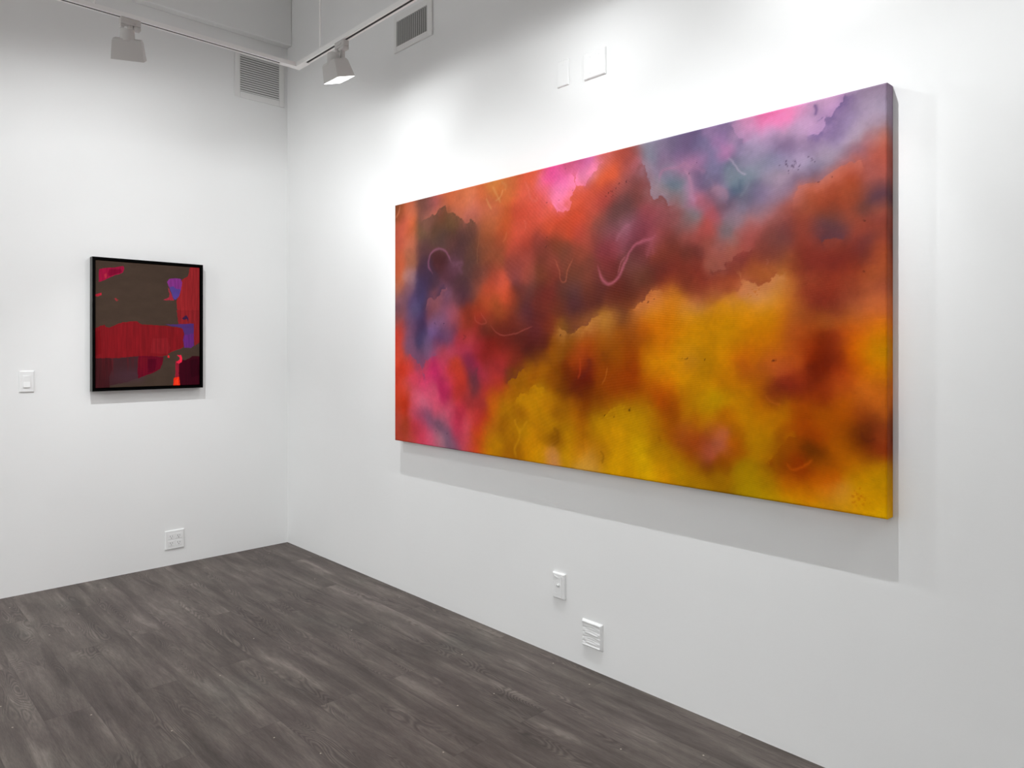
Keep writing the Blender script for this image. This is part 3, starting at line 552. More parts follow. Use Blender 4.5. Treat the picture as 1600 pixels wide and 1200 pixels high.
 (2324, 678, 130, 45, 28), (2345, 638, 107, 34, 27), (2381, 655, 124, 41, 25), (2401, 618, 116, 46, 33), (2438, 652, 134, 56, 36), (2455, 622, 159, 84, 47), (2507, 643, 188, 97, 51), (2523, 614, 193, 95, 48),
 (2324, 609, 141, 63, 25), (2363, 599, 147, 75, 24), (2418, 592, 177, 88, 28), (2472, 579, 198, 96, 22), (2523, 558, 196, 107, 1), (2523, 524, 184, 114, 0), (2324, 562, 160, 68, 17), (2345, 533, 121, 35, 2),
 (2363, 513, 114, 33, 2), (2401, 532, 136, 46, 17), (2306, 513, 152, 54, 9), (2438, 542, 178, 78, 10), (2472, 516, 191, 97, 0), (36, 466, 219, 73, 48), (73, 393, 197, 52, 25), (132, 422, 219, 73, 56),
 (55, 295, 200, 57, 32), (103, 297, 208, 79, 73), (97, 206, 173, 39, 8), (36, 224, 191, 60, 31), (36, 112, 184, 66, 50), (103, 82, 148, 52, 19), (36, 38, 165, 58, 41), (150, 48, 181, 67, 61),
 (173, 337, 204, 62, 82), (190, 256, 198, 81, 101), (179, 190, 199, 77, 100), (179, 77, 188, 45, 58), (275, 330, 203, 63, 100), (292, 371, 205, 50, 94), (363, 400, 179, 32, 90), (437, 300, 159, 26, 72),
 (458, 269, 162, 34, 75), (320, 279, 197, 74, 100), (253, 222, 218, 103, 129), (352, 227, 194, 73, 99), (379, 179, 189, 72, 92), (504, 210, 187, 72, 95), (474, 337, 192, 61, 91), (422, 417, 193, 59, 85),
 (504, 364, 176, 44, 43), (540, 390, 185, 59, 33), (570, 340, 173, 46, 35), (540, 272, 176, 46, 39), (253, 417, 94, 54, 78), (247, 161, 132, 61, 89), (309, 141, 116, 75, 101), (379, 117, 93, 75, 95),
 (437, 105, 85, 64, 84), (474, 66, 96, 81, 101), (504, 40, 116, 82, 102), (336, 47, 199, 77, 104), (406, 53, 163, 104, 117), (247, 56, 193, 56, 78), (225, 105, 176, 58, 81), (463, 152, 183, 81, 102),
 (550, 158, 176, 38, 69), (570, 192, 168, 38, 55), (540, 81, 186, 42, 72), (604, 128, 189, 70, 81), (614, 62, 193, 70, 84), (653, 381, 97, 48, 59), (667, 344, 92, 49, 61), (681, 310, 91, 47, 54),
 (634, 268, 147, 46, 47), (634, 430, 122, 35, 65), (681, 406, 150, 34, 59), (705, 354, 152, 41, 62), (742, 371, 164, 49, 62), (742, 313, 167, 45, 42), (779, 424, 147, 42, 43), (855, 425, 155, 43, 43),
 (815, 373, 168, 47, 42), (855, 335, 166, 49, 31), (705, 222, 157, 45, 42), (742, 224, 140, 42, 45), (705, 160, 160, 40, 35), (756, 185, 166, 45, 17), (705, 111, 175, 51, 25), (728, 73, 188, 77, 14),
 (681, 53, 183, 61, 24), (667, 167, 182, 56, 54), (815, 277, 175, 79, 12), (797, 227, 185, 91, 5), (815, 177, 166, 95, 6), (779, 126, 173, 86, 15), (815, 90, 169, 113, 0), (779, 47, 176, 112, 0),
 (890, 289, 166, 98, 0), (873, 232, 155, 100, 0), (859, 142, 138, 80, 0), (890, 156, 147, 88, 0), (924, 114, 168, 108, 0), (924, 329, 164, 93, 0), (924, 361, 141, 90, 7), (946, 388, 107, 51, 12),
 (912, 390, 107, 47, 27), (903, 361, 140, 43, 28), (992, 390, 150, 91, 0), (1057, 414, 166, 100, 0), (1125, 416, 151, 87, 0), (1089, 367, 134, 61, 0), (992, 332, 139, 80, 0), (1045, 317, 139, 79, 0),
 (1109, 336, 176, 124, 0), (1025, 278, 188, 129, 0), (1089, 245, 181, 121, 0), (1167, 294, 170, 111, 0), (1190, 339, 127, 69, 0), (1205, 384, 116, 57, 0), (1013, 203, 153, 92, 0), (992, 213, 148, 87, 0),
 (958, 187, 165, 106, 0), (1025, 146, 177, 123, 0), (1089, 151, 182, 115, 0), (1057, 80, 185, 119, 0), (946, 63, 150, 90, 0), (1156, 112, 147, 91, 0), (1190, 123, 114, 66, 0), (1156, 179, 163, 109, 0),
 (1125, 39, 191, 130, 0), (1190, 43, 194, 133, 65), (1163, 467, 120, 63, 6), (1163, 258, 177, 110, 0), (1163, 364, 134, 68, 0), (1213, 390, 125, 66, 0), (1246, 339, 102, 48, 0), (1279, 392, 106, 39, 0),
 (1333, 455, 148, 56, 4), (1393, 445, 100, 25, 6), (1347, 380, 92, 19, 6), (1315, 347, 85, 25, 7), (1368, 320, 89, 30, 0), (1368, 269, 121, 54, 0), (1308, 266, 151, 85, 0), (1213, 260, 156, 95, 0),
 (1220, 242, 135, 81, 0), (1279, 205, 159, 99, 0), (1368, 195, 138, 72, 0), (1279, 153, 169, 116, 0), (1213, 131, 125, 76, 0), (1232, 108, 134, 79, 0), (1175, 155, 181, 119, 0), (1183, 50, 201, 124, 50),
 (1198, 27, 203, 133, 80), (1347, 95, 183, 107, 0), (1279, 72, 184, 130, 0), (1382, 32, 210, 153, 54), (1427, 63, 176, 119, 43), (1464, 73, 158, 100, 0), (1444, 104, 177, 113, 0), (1413, 175, 168, 114, 0),
 (1444, 216, 172, 125, 0), (1536, 251, 188, 130, 0), (1506, 182, 181, 124, 0), (1596, 227, 174, 124, 0), (1567, 139, 188, 130, 0), (1654, 194, 177, 125, 0), (1654, 125, 196, 150, 0), (1567, 69, 195, 137, 0),
 (1506, 51, 208, 149, 0), (1654, 54, 203, 157, 0), (1699, 32, 207, 155, 0), (1626, 33, 195, 135, 0), (1506, 398, 133, 54, 0), (1477, 446, 119, 54, 1), (1536, 338, 134, 54, 0), (1477, 325, 124, 54, 0),
 (1444, 274, 116, 56, 0), (1506, 288, 143, 78, 0), (1596, 308, 145, 92, 0), (1548, 275, 165, 118, 0), (1596, 471, 132, 53, 0), (1626, 401, 135, 49, 0), (1608, 353, 144, 55, 0), (1681, 312, 144, 73, 0),
 (1654, 264, 165, 120, 0), (1710, 496, 186, 113, 0), (1710, 428, 187, 113, 0), (1762, 393, 203, 115, 0), (1762, 460, 210, 127, 0), (1816, 442, 200, 127, 0), (1699, 381, 174, 85, 0), (1737, 346, 168, 72, 0),
 (1791, 353, 189, 100, 0), (1762, 316, 157, 60, 0), (1805, 295, 134, 58, 0), (1791, 268, 129, 60, 0), (1762, 239, 157, 78, 0), (1719, 222, 169, 109, 0), (1737, 175, 151, 97, 0), (1719, 122, 160, 111, 0),
 (1774, 137, 164, 117, 0), (1754, 89, 192, 131, 0), (1791, 182, 152, 74, 0), (1816, 118, 148, 88, 0), (1816, 73, 186, 136, 0), (1762, 33, 190, 125, 0), (1868, 438, 200, 126, 0), (1868, 387, 196, 128, 0),
 (1918, 409, 184, 122, 0), (1990, 434, 190, 118, 0), (2037, 393, 182, 105, 0), (1918, 345, 183, 120, 0), (1965, 304, 183, 132, 0), (1918, 310, 181, 132, 0), (2012, 329, 188, 135, 0), (1868, 322, 169, 101, 0),
 (1868, 277, 175, 110, 0), (1942, 252, 172, 108, 0), (2037, 268, 182, 97, 0), (1892, 235, 161, 85, 0), (1868, 212, 155, 80, 17), (1843, 175, 152, 69, 17), (1892, 170, 144, 55, 10), (1942, 175, 147, 64, 30),
 (1990, 170, 173, 89, 61), (2012, 210, 199, 101, 56), (2049, 185, 181, 88, 2), (1965, 143, 167, 76, 54), (1931, 123, 165, 79, 54), (1942, 88, 101, 39, 0), (1878, 117, 131, 59, 0), (1892, 75, 139, 83, 0),
 (2003, 104, 129, 60, 0), (2027, 116, 151, 75, 0), (2012, 56, 155, 104, 0), (1918, 43, 170, 120, 0), (1843, 50, 171, 121, 0), (2010, 491, 202, 128, 0), (2052, 491, 189, 102, 0), (2109, 491, 187, 95, 2),
 (2093, 447, 163, 77, 10), (2022, 408, 175, 105, 0), (2139, 485, 186, 99, 3), (2194, 464, 195, 89, 32), (2249, 465, 168, 72, 22), (2274, 492, 169, 71, 16), (2222, 435, 169, 73, 30), (2326, 492, 127, 35, 2),
 (2351, 452, 92, 22, 0), (2391, 467, 108, 30, 9), (2326, 417, 108, 29, 6), (2274, 415, 154, 55, 17), (2222, 388, 114, 31, 18), (2205, 345, 106, 38, 5), (2167, 427, 154, 73, 18), (2139, 394, 165, 84, 4),
 (2264, 380, 111, 29, 18), (2302, 365, 113, 33, 13), (2351, 367, 122, 39, 4), (2302, 326, 147, 63, 0), (2194, 360, 124, 41, 20), (2401, 385, 156, 62, 17), (2424, 429, 153, 53, 8), (2447, 493, 193, 85, 0),
 (2472, 444, 186, 91, 1), (2494, 493, 190, 115, 0), (2530, 493, 177, 121, 0), (2521, 445, 193, 112, 0), (2472, 382, 187, 92, 23), (2521, 374, 176, 89, 14), (2424, 346, 172, 83, 0), (2521, 338, 170, 83, 22),
 (1977, 323, 174, 134, 0), (2022, 352, 182, 122, 0), (2081, 355, 179, 107, 0), (2081, 302, 175, 120, 0), (2139, 316, 157, 82, 0), (2010, 268, 164, 92, 0), (1977, 212, 160, 78, 29), (2015, 204, 167, 85, 57),
 (1977, 155, 150, 75, 38), (2015, 159, 165, 81, 54), (2064, 208, 149, 85, 0), (2069, 164, 153, 72, 0), (2022, 88, 119, 64, 0), (1977, 56, 150, 99, 0), (2081, 69, 148, 107, 0), (2139, 251, 174, 112, 0),
 (2222, 283, 170, 101, 0), (2302, 274, 148, 54, 0), (2351, 282, 152, 76, 0), (2401, 295, 149, 66, 0), (2434, 264, 131, 60, 0), (2139, 189, 168, 115, 0), (2183, 161, 164, 104, 0), (2238, 207, 126, 66, 0),
 (2274, 226, 150, 60, 0), (2351, 233, 145, 53, 0), (2310, 178, 78, 37, 0), (2351, 172, 77, 33, 0), (2222, 159, 117, 52, 0), (2222, 123, 128, 53, 0), (2281, 140, 149, 53, 0), (2281, 109, 122, 41, 0),
 (2351, 138, 157, 76, 0), (2401, 184, 156, 78, 0), (2401, 222, 140, 71, 0), (2472, 316, 127, 51, 9), (2494, 279, 95, 36, 11), (2472, 263, 89, 36, 4), (2485, 229, 65, 19, 2), (2521, 252, 123, 50, 17),
 (2521, 210, 122, 41, 10), (2494, 184, 110, 49, 6), (2462, 204, 128, 60, 0), (2447, 165, 151, 79, 0), (2521, 149, 160, 103, 0), (2472, 133, 177, 116, 0), (2521, 116, 160, 116, 0), (2109, 46, 156, 123, 0),
 (2167, 26, 170, 133, 0), (2109, 88, 158, 118, 0), (2183, 71, 150, 99, 0), (2249, 65, 168, 73, 0), (2302, 52, 180, 95, 0), (2259, 21, 193, 136, 0), (2351, 79, 174, 79, 0), (2375, 46, 179, 102, 20),
 (2424, 54, 179, 116, 33), (2424, 30, 189, 132, 28), (2351, 9, 191, 131, 0), (2472, 61, 179, 125, 0), (2494, 41, 187, 125, 0), (2525, 69, 170, 115, 0), (2525, 17, 189, 141, 0), (2447, 14, 188, 128, 0),
]
EDGES = [
 ([(225, 1167), (309, 1199), (379, 1203), (416, 1221), (443, 1234), (463, 1195), (510, 1192), (545, 1171), (575, 1151), (599, 1126), (624, 1114), (643, 1142), (672, 1123), (710, 1097)], -1, (98, 68, 50), 47, 0.75),
 ([(225, 1167), (309, 1199), (379, 1203), (416, 1221), (443, 1234), (463, 1195), (510, 1192), (545, 1171), (575, 1151), (599, 1126), (624, 1114), (643, 1142), (672, 1123), (710, 1097)], 1, (203, 110, 85), 31, 0.60),
 ([(1183, 1186), (1190, 1143), (1217, 1106), (1254, 1087), (1287, 1091), (1301, 1119), (1305, 1159), (1319, 1181), (1315, 1200), (1347, 1187), (1382, 1189), (1410, 1213), (1444, 1244), (1480, 1268)], 1, (250, 130, 172), 42, 0.80),
 ([(1287, 1091), (1301, 1119), (1305, 1159), (1319, 1181), (1315, 1200), (1347, 1187), (1382, 1189)], -1, (212, 88, 62), 33, 0.60),
 ([(1654, 1240), (1675, 1202), (1693, 1160), (1699, 1124), (1699, 1095), (1725, 1076), (1757, 1081), (1774, 1062), (1779, 1042), (1799, 1044), (1816, 1032)], 1, (150, 128, 142), 30, 0.75),
 ([(1654, 1240), (1675, 1202), (1693, 1160), (1699, 1124), (1699, 1095), (1725, 1076), (1757, 1081), (1774, 1062), (1779, 1042), (1799, 1044)], -1, (128, 66, 66), 40, 0.70),
 ([(1217, 613), (1239, 596), (1268, 577), (1297, 573), (1333, 581), (1358, 594), (1393, 601), (1403, 624), (1427, 637), (1460, 641), (1497, 650), (1529, 654)], -1, (172, 110, 48), 39, 0.80),
 ([(1268, 577), (1297, 573), (1333, 581), (1358, 594), (1393, 601), (1403, 624), (1427, 637), (1460, 641)], 1, (98, 52, 38), 33, 0.60),
 ([(1611, 659), (1642, 677), (1669, 683), (1681, 700), (1693, 719), (1710, 725), (1728, 719), (1754, 730)], -1, (203, 118, 58), 35, 0.80),
 ([(1611, 659), (1642, 677), (1669, 683), (1681, 700), (1693, 719), (1710, 725)], 1, (100, 48, 35), 30, 0.60),
 ([(2255, 955), (2264, 989), (2270, 1015), (2283, 1032), (2310, 1038), (2335, 1035), (2349, 1033), (2363, 1039), (2381, 1050), (2405, 1060), (2426, 1072), (2447, 1078), (2460, 1085), (2470, 1077), (2483, 1061), (2501, 1052)], -1, (198, 108, 88), 33, 0.75),
 ([(2283, 1032), (2310, 1038), (2335, 1035), (2349, 1033), (2363, 1039), (2381, 1050), (2405, 1060), (2426, 1072), (2447, 1078), (2460, 1085)], 1, (125, 98, 118), 29, 0.60),
 ([(2432, 1299), (2424, 1282), (2412, 1269), (2401, 1254), (2389, 1236), (2369, 1233), (2375, 1214), (2367, 1197), (2341, 1191), (2306, 1196)], 1, (112, 92, 140), 28, 0.80),
 ([(2432, 1299), (2424, 1282), (2412, 1269), (2401, 1254), (2389, 1236), (2369, 1233), (2375, 1214), (2367, 1197), (2341, 1191), (2306, 1196)], -1, (185, 142, 190), 32, 0.75),
 ([(2042, 1289), (2052, 1260), (2061, 1242), (2078, 1226), (2093, 1201)], 1, (190, 142, 184), 31, 0.70),
 ([(2042, 1289), (2052, 1260), (2061, 1242), (2078, 1226), (2093, 1201)], -1, (130, 108, 146), 22, 0.50),
 ([(1954, 791), (1975, 771), (2000, 783), (2020, 786), (2020, 806), (2042, 820), (2071, 830), (2107, 838), (2135, 848)], 1, (158, 86, 74), 32, 0.70),
 ([(1954, 791), (1975, 771), (2000, 783), (2020, 786), (2020, 806), (2042, 820), (2071, 830), (2107, 838), (2135, 848)], -1, (122, 52, 45), 32, 0.60),
 ([(2054, 695), (2076, 711), (2085, 724), (2073, 744), (2093, 743), (2109, 731), (2139, 725), (2174, 729), (2203, 746), (2225, 753), (2240, 754)], -1, (202, 128, 78), 35, 0.75),
 ([(2054, 695), (2076, 711), (2085, 724), (2073, 744), (2093, 743), (2109, 731), (2139, 725), (2174, 729), (2203, 746), (2225, 753)], 1, (152, 70, 42), 29, 0.60),
 ([(2353, 840), (2365, 851), (2385, 855), (2405, 853), (2424, 843)], -1, (148, 62, 44), 24, 0.70),
 ([(2353, 840), (2365, 851), (2385, 855), (2405, 853), (2424, 843)], 1, (86, 54, 66), 24, 0.70),
 ([(114, 481), (156, 460), (196, 444), (230, 427), (247, 387), (275, 414), (298, 445), (347, 465), (395, 479)], 1, (118, 74, 104), 42, 0.75),
 ([(114, 481), (156, 460), (196, 444), (230, 427), (247, 387), (275, 414), (298, 445), (347, 465)], -1, (205, 62, 80), 42, 0.70),
 ([(275, 703), (298, 749), (314, 769), (358, 760), (406, 777), (422, 802), (453, 820), (474, 806)], -1, (138, 80, 92), 34, 0.75),
 ([(275, 703), (298, 749), (314, 769), (358, 760), (406, 777), (422, 802), (453, 820)], 1, (68, 46, 70), 30, 0.60),
 ([(903, 337), (916, 361), (946, 365), (971, 380), (988, 398), (1025, 416)], -1, (160, 95, 0), 35, 0.70),
 ([(903, 337), (916, 361), (946, 365), (971, 380), (988, 398), (1025, 416)], 1, (108, 48, 25), 30, 0.70),
 ([(963, 252), (975, 287), (1004, 297), (1037, 296), (1057, 326), (1085, 344), (1125, 343), (1152, 324)], -1, (185, 125, 0), 41, 0.70),
 ([(963, 252), (975, 287), (1004, 297), (1037, 296), (1057, 326), (1085, 344)], 1, (146, 82, 0), 29, 0.60),
 ([(1470, 229), (1503, 252), (1532, 274), (1564, 286), (1592, 275)], -1, (182, 132, 0), 36, 0.65),
 ([(1696, 464), (1731, 470), (1765, 463), (1791, 470), (1821, 459), (1860, 452)], -1, (206, 130, 0), 29, 0.60),
 ([(2174, 115), (2191, 138), (2205, 165), (2220, 190), (2246, 212), (2276, 225)], -1, (132, 64, 0), 26, 0.65),
 ([(2174, 115), (2191, 138), (2205, 165), (2220, 190), (2246, 212), (2276, 225)], 1, (168, 105, 0), 19, 0.40),
 ([(609, 867), (667, 844), (724, 852), (747, 887)], 1, (100, 60, 55), 31, 0.45),
 ([(705, 413), (691, 366), (724, 318)], -1, (105, 48, 58), 22, 0.60),
]
STROKES = [
 ([(341, 893), (309, 936), (314, 982), (347, 1009), (400, 1017), (448, 1002), (474, 971), (494, 940)], 4.9, (140, 85, 110), 0.80),
 ([(494, 940), (535, 927), (580, 932), (565, 902), (590, 875)], 10.1, (118, 74, 92), 0.60),
 ([(363, 938), (416, 920), (469, 942)], 9.8, (84, 42, 48), 0.50),
 ([(1444, 842), (1457, 805), (1484, 774), (1513, 767), (1542, 783), (1564, 812), (1583, 848), (1605, 884), (1633, 911), (1672, 920), (1707, 923), (1725, 936)], 4.8, (170, 88, 104), 0.85),
 ([(1545, 803), (1564, 848), (1583, 871)], 2.0, (175, 95, 105), 0.60),
 ([(1707, 918), (1696, 890), (1687, 857)], 8.3, (150, 75, 85), 0.60),
 ([(1713, 925), (1710, 898), (1719, 863)], 5.4, (158, 78, 86), 0.50),
 ([(1536, 932), (1567, 969), (1605, 994)], 6.6, (150, 90, 104), 0.50),
 ([(761, 1222), (779, 1191), (797, 1162)], 3.3, (222, 148, 92), 0.80),
 ([(806, 1272), (833, 1229), (864, 1185)], 3.6, (222, 150, 90), 0.70),
 ([(877, 1246), (859, 1213), (824, 1200)], 3.6, (225, 152, 95), 0.70),
 ([(864, 1286), (894, 1264), (890, 1238)], 4.4, (220, 140, 85), 0.50),
 ([(49, 1290), (36, 1253), (12, 1228)], 3.9, (215, 130, 100), 0.70),
 ([(1021, 1260), (1045, 1219), (1057, 1180), (1093, 1160), (1101, 1184)], 4.6, (235, 115, 100), 0.50),
 ([(1013, 1086), (1029, 1060), (1021, 1038)], 2.6, (222, 105, 85), 0.60),
 ([(903, 1046), (894, 1018), (877, 1002)], 3.6, (205, 110, 65), 0.50),
 ([(719, 1105), (710, 1044), (696, 969), (696, 916)], 2.5, (150, 95, 65), 0.50),
 ([(1742, 1137), (1754, 1173), (1788, 1181), (1827, 1174), (1854, 1184), (1881, 1165), (1902, 1188)], 4.3, (180, 128, 158), 0.70),
 ([(1851, 1170), (1873, 1133), (1884, 1094), (1886, 1061), (1897, 1032)], 6.0, (192, 138, 166), 0.75),
 ([(1886, 1173), (1918, 1153), (1939, 1136)], 5.8, (168, 124, 158), 0.60),
 ([(1902, 1031), (1929, 1027), (1954, 1005), (1960, 961)], 13.7, (184, 100, 112), 0.45),
 ([(2000, 1224), (2025, 1188), (2032, 1168)], 6.7, (182, 126, 172), 0.60),
 ([(2032, 1171), (2054, 1144), (2073, 1116), (2097, 1103)], 2.6, (184, 170, 190), 0.80),
 ([(2097, 1103), (2107, 1080), (2102, 1059), (2083, 1038), (2073, 1028)], 3.3, (128, 132, 148), 0.70),
 ([(2085, 1097), (2069, 1082), (2064, 1056)], 2.6, (125, 130, 148), 0.60),
 ([(2078, 1089), (2073, 1064), (2069, 1045)], 8.8, (88, 104, 124), 0.50),
 ([(2333, 1282), (2339, 1264), (2335, 1249)], 3.7, (112, 88, 136), 0.80),
 ([(788, 618), (833, 581), (894, 568), (963, 576), (1021, 592), (1069, 605)], 2.0, (165, 78, 66), 0.70),
 ([(677, 676), (681, 645), (724, 625), (761, 633), (733, 662), (719, 681)], 2.4, (175, 75, 60), 0.60),
 ([(1202, 898), (1217, 872), (1232, 838), (1239, 799), (1268, 791), (1276, 832), (1297, 865), (1312, 891)], 2.4, (170, 88, 62), 0.55),
 ([(963, 158), (984, 137), (988, 102), (958, 53), (963, 13)], 5.2, (198, 138, 10), 0.55),
 ([(984, 137), (1013, 151), (1037, 187)], 4.3, (196, 136, 20), 0.55),
 ([(954, 184), (963, 158)], 4.7, (196, 136, 20), 0.50),
 ([(1194, 165), (1220, 151), (1224, 113), (1194, 85)], 5.5, (120, 72, 0), 0.60),
 ([(1457, 90), (1474, 74), (1464, 41)], 4.1, (130, 80, 0), 0.60),
 ([(1739, 175), (1748, 156)], 3.9, (135, 80, 0), 0.60),
 ([(1493, 431), (1484, 390), (1467, 363)], 2.3, (170, 95, 30), 0.60),
 ([(1347, 466), (1351, 412), (1337, 380)], 3.7, (175, 62, 20), 0.50),
 ([(1393, 466), (1403, 440), (1386, 413), (1354, 381)], 7.9, (88, 28, 18), 0.50),
 ([(2194, 464), (2207, 468)], 3.2, (125, 50, 15), 0.60),
 ([(2238, 135), (2259, 115), (2285, 120), (2310, 139), (2326, 154)], 2.9, (190, 85, 5), 0.50),
 ([(2274, 148), (2293, 142), (2291, 125)], 2.5, (125, 40, 0), 0.50),
 ([(2473, 259), (2483, 233), (2501, 227), (2516, 240)], 2.7, (85, 30, 8), 0.60),
 ([(2167, 350), (2189, 330), (2220, 321)], 2.6, (185, 95, 30), 0.40),
 ([(406, 129), (374, 113), (427, 91)], 9.9, (100, 66, 88), 0.40),
 ([(590, 575), (609, 562), (585, 550)], 3.5, (110, 35, 40), 0.60),
 ([(2169, 808), (2176, 799), (2167, 787)], 1.9, (165, 95, 75), 0.50),
 ([(1939, 1090), (1960, 1109), (1980, 1083)], 4.6, (140, 118, 145), 0.40),
 ([(1960, 1064), (1980, 1076), (2010, 1065), (2025, 1040), (2017, 1028)], 4.9, (172, 132, 152), 0.50),
]
DARK_SPECKS = [(2238, 1121, 3.4), (2244, 1113, 3.3), (2249, 1108, 2.7), (2270, 1119, 3.3), (2272, 1112, 2.7), (2266, 1105, 2.7), (2218, 1110, 2.5), (2287, 1093, 2.5), (2285, 1106, 1.7), (2314, 1117, 1.8), (2322, 1109, 1.6), (2333, 1103, 2.0), (2316, 1106, 1.2), (2249, 1090, 1.5), (1513, 1142, 3.6), (1523, 1138, 2.6), (1536, 1151, 2.5), (1552, 1163, 2.5), (1580, 1166, 4.5), (1510, 1127, 2.3), (1497, 1137, 1.8), (1523, 1117, 2.3), (1487, 1125, 2.1), (2349, 1031, 3.2), (2391, 1038, 2.0), (2483, 902, 1.9), (1693, 685, 3.2), (1716, 689, 3.2), (1239, 569, 3.3), (1235, 1139, 2.7), (1301, 1175, 2.4), (1261, 1277, 2.7), (1308, 1279, 2.2), (1876, 1147, 2.6), (1902, 1179, 2.1), (374, 83, 4.6), (463, 71, 3.6), (2196, 466, 3.4), (2483, 747, 1.9), (1944, 467, 5.0), (1608, 263, 4.5), (1480, 237, 3.1), (1532, 233, 3.1), (1862, 464, 3.7), (1843, 471, 2.8), (432, 629, 4.2), (368, 631, 4.0), (1160, 994, 3.1), (1152, 953, 2.8), (1160, 1139, 2.8)]
ORANGE_SPECKS = [(2472, 80, 2.9), (2460, 67, 3.9), (2453, 52, 3.9), (2466, 58, 3.9), (2477, 58, 4.3), (2485, 63, 2.9), (2458, 35, 3.5), (2470, 47, 3.1), (2481, 31, 3.1), (2464, 25, 2.5), (2498, 40, 2.3), (2488, 46, 2.3), (2121, 708, 3.3), (2132, 701, 3.5), (2146, 709, 2.8), (2107, 685, 3.1), (2118, 678, 3.0), (2137, 688, 2.6)]
PANEL_SHAPES = [
 ([(13, 755), (609, 769), (609, 14), (16, 13)], (66, 52, 43)),
 ([(16, 205), (252, 203), (248, 73), (185, 48), (16, 17)], (62, 34, 38)),
 ([(16, 205), (96, 205), (106, 133), (89, 78), (93, 14), (16, 17)], (62, 22, 26)),
 ([(248, 211), (390, 195), (383, 156), (368, 121), (328, 98), (284, 84), (245, 69), (241, 131)], (98, 6, 30)),
 ([(299, 184), (349, 183), (342, 117), (328, 106), (302, 103)], (82, 2, 26)),
 ([(558, 773), (613, 773), (613, 290), (573, 266), (561, 394), (476, 397), (473, 464), (465, 543), (480, 584), (492, 648), (499, 676), (515, 689), (534, 699), (542, 743)], (140, 33, 36)),
 ([(465, 484), (613, 489), (613, 290), (573, 266), (561, 394), (476, 397)], (130, 30, 34)),
 ([(416, 624), (439, 573), (450, 542), (386, 545), (420, 561), (424, 581)], (158, 38, 58)),
 ([(409, 655), (424, 675), (457, 683), (492, 680), (499, 660), (492, 616), (480, 576), (461, 547), (450, 550), (435, 589), (420, 628)], (122, 46, 122)),
 ([(424, 624), (446, 633), (461, 618), (488, 616), (480, 576), (461, 547), (450, 550), (435, 589)], (78, 58, 130)),
 ([(401, 395), (496, 399), (569, 405), (569, 270), (554, 254), (511, 257), (503, 313), (511, 345), (492, 377), (439, 386)], (74, 44, 104)),
 ([(503, 329), (569, 342), (569, 266), (554, 250), (511, 253)], (94, 38, 112)),
 ([(16, 364), (49, 381), (66, 385), (73, 372), (89, 369), (123, 385), (158, 401), (203, 409), (238, 410), (263, 392), (346, 390), (420, 385), (480, 377), (503, 369), (511, 345), (505, 297), (509, 261), (492, 246), (446, 230), (420, 218), (409, 206), (383, 199), (252, 203), (151, 193), (16, 190)], (120, 20, 26)),
 ([(328, 308), (409, 312), (431, 246), (409, 214), (313, 219)], (128, 26, 32)),
 ([(16, 345), (43, 353), (49, 220), (16, 205)], (112, 14, 20)),
 ([(36, 705), (59, 714), (110, 722), (164, 734), (171, 719), (164, 696), (137, 683), (96, 665), (49, 636), (33, 631)], (140, 14, 52)),
 ([(89, 709), (151, 717), (161, 699), (110, 677), (83, 671)], (118, 4, 42)),
 ([(63, 677), (76, 689), (76, 660), (66, 659)], (160, 38, 56)),
 ([(16, 560), (49, 572), (51, 561), (29, 547), (16, 549)], (168, 30, 50)),
 ([(117, 542), (127, 543), (137, 532), (130, 524)], (140, 42, 48)),
 ([(496, 433), (511, 445), (526, 454), (534, 438), (538, 414), (526, 434), (511, 425)], (52, 26, 60)),
 ([(480, 170), (499, 178), (519, 174), (542, 185), (561, 199), (613, 197), (613, 14), (488, 11), (476, 75), (476, 126)], (54, 2, 18)),
 ([(542, 173), (601, 185), (609, 83), (554, 65)], (46, 0, 14)),
 ([(461, 174), (480, 162), (480, 67), (457, 67)], (132, 26, 44)),
 ([(469, 206), (492, 206), (499, 186), (496, 162), (480, 154), (465, 162), (484, 178), (484, 194)], (222, 36, 66)),
 ([(450, 67), (480, 71), (488, 11), (446, 12)], (230, 42, 18)),
 ([(457, 51), (473, 59), (476, 19), (454, 24)], (240, 62, 30)),
 ([(412, 206), (420, 206), (424, 190), (412, 190)], (205, 36, 42)),
]


class VNoise:
    def __init__(self, seed):
        self.t = np.random.RandomState(seed).rand(256, 256).astype(np.float32)
    def __call__(self, x, y):
        xi = np.floor(x).astype(np.int64); yi = np.floor(y).astype(np.int64)
        fx = x - xi; fy = y - yi; fx = fx*fx*(3-2*fx); fy = fy*fy*(3-2*fy)
        t = self.t; a = t[xi & 255, yi & 255]; b = t[(xi+1) & 255, yi & 255]; c = t[xi & 255, (yi+1) & 255]; d = t[(xi+1) & 255, (yi+1) & 255]
        return (a*(1-fx)+b*fx)*(1-fy) + (c*(1-fx)+d*fx)*fy - 0.5
def fbm(seed, x, y, octs, fall=0.5):
    s = 0; amp = 1.0; f = 1.0
    for o in range(octs):
        s = s + amp*VNoise(seed+o*7)(x*f+o*13.7, y*f+o*5.1); amp *= fall; f *= 2.03
    return s

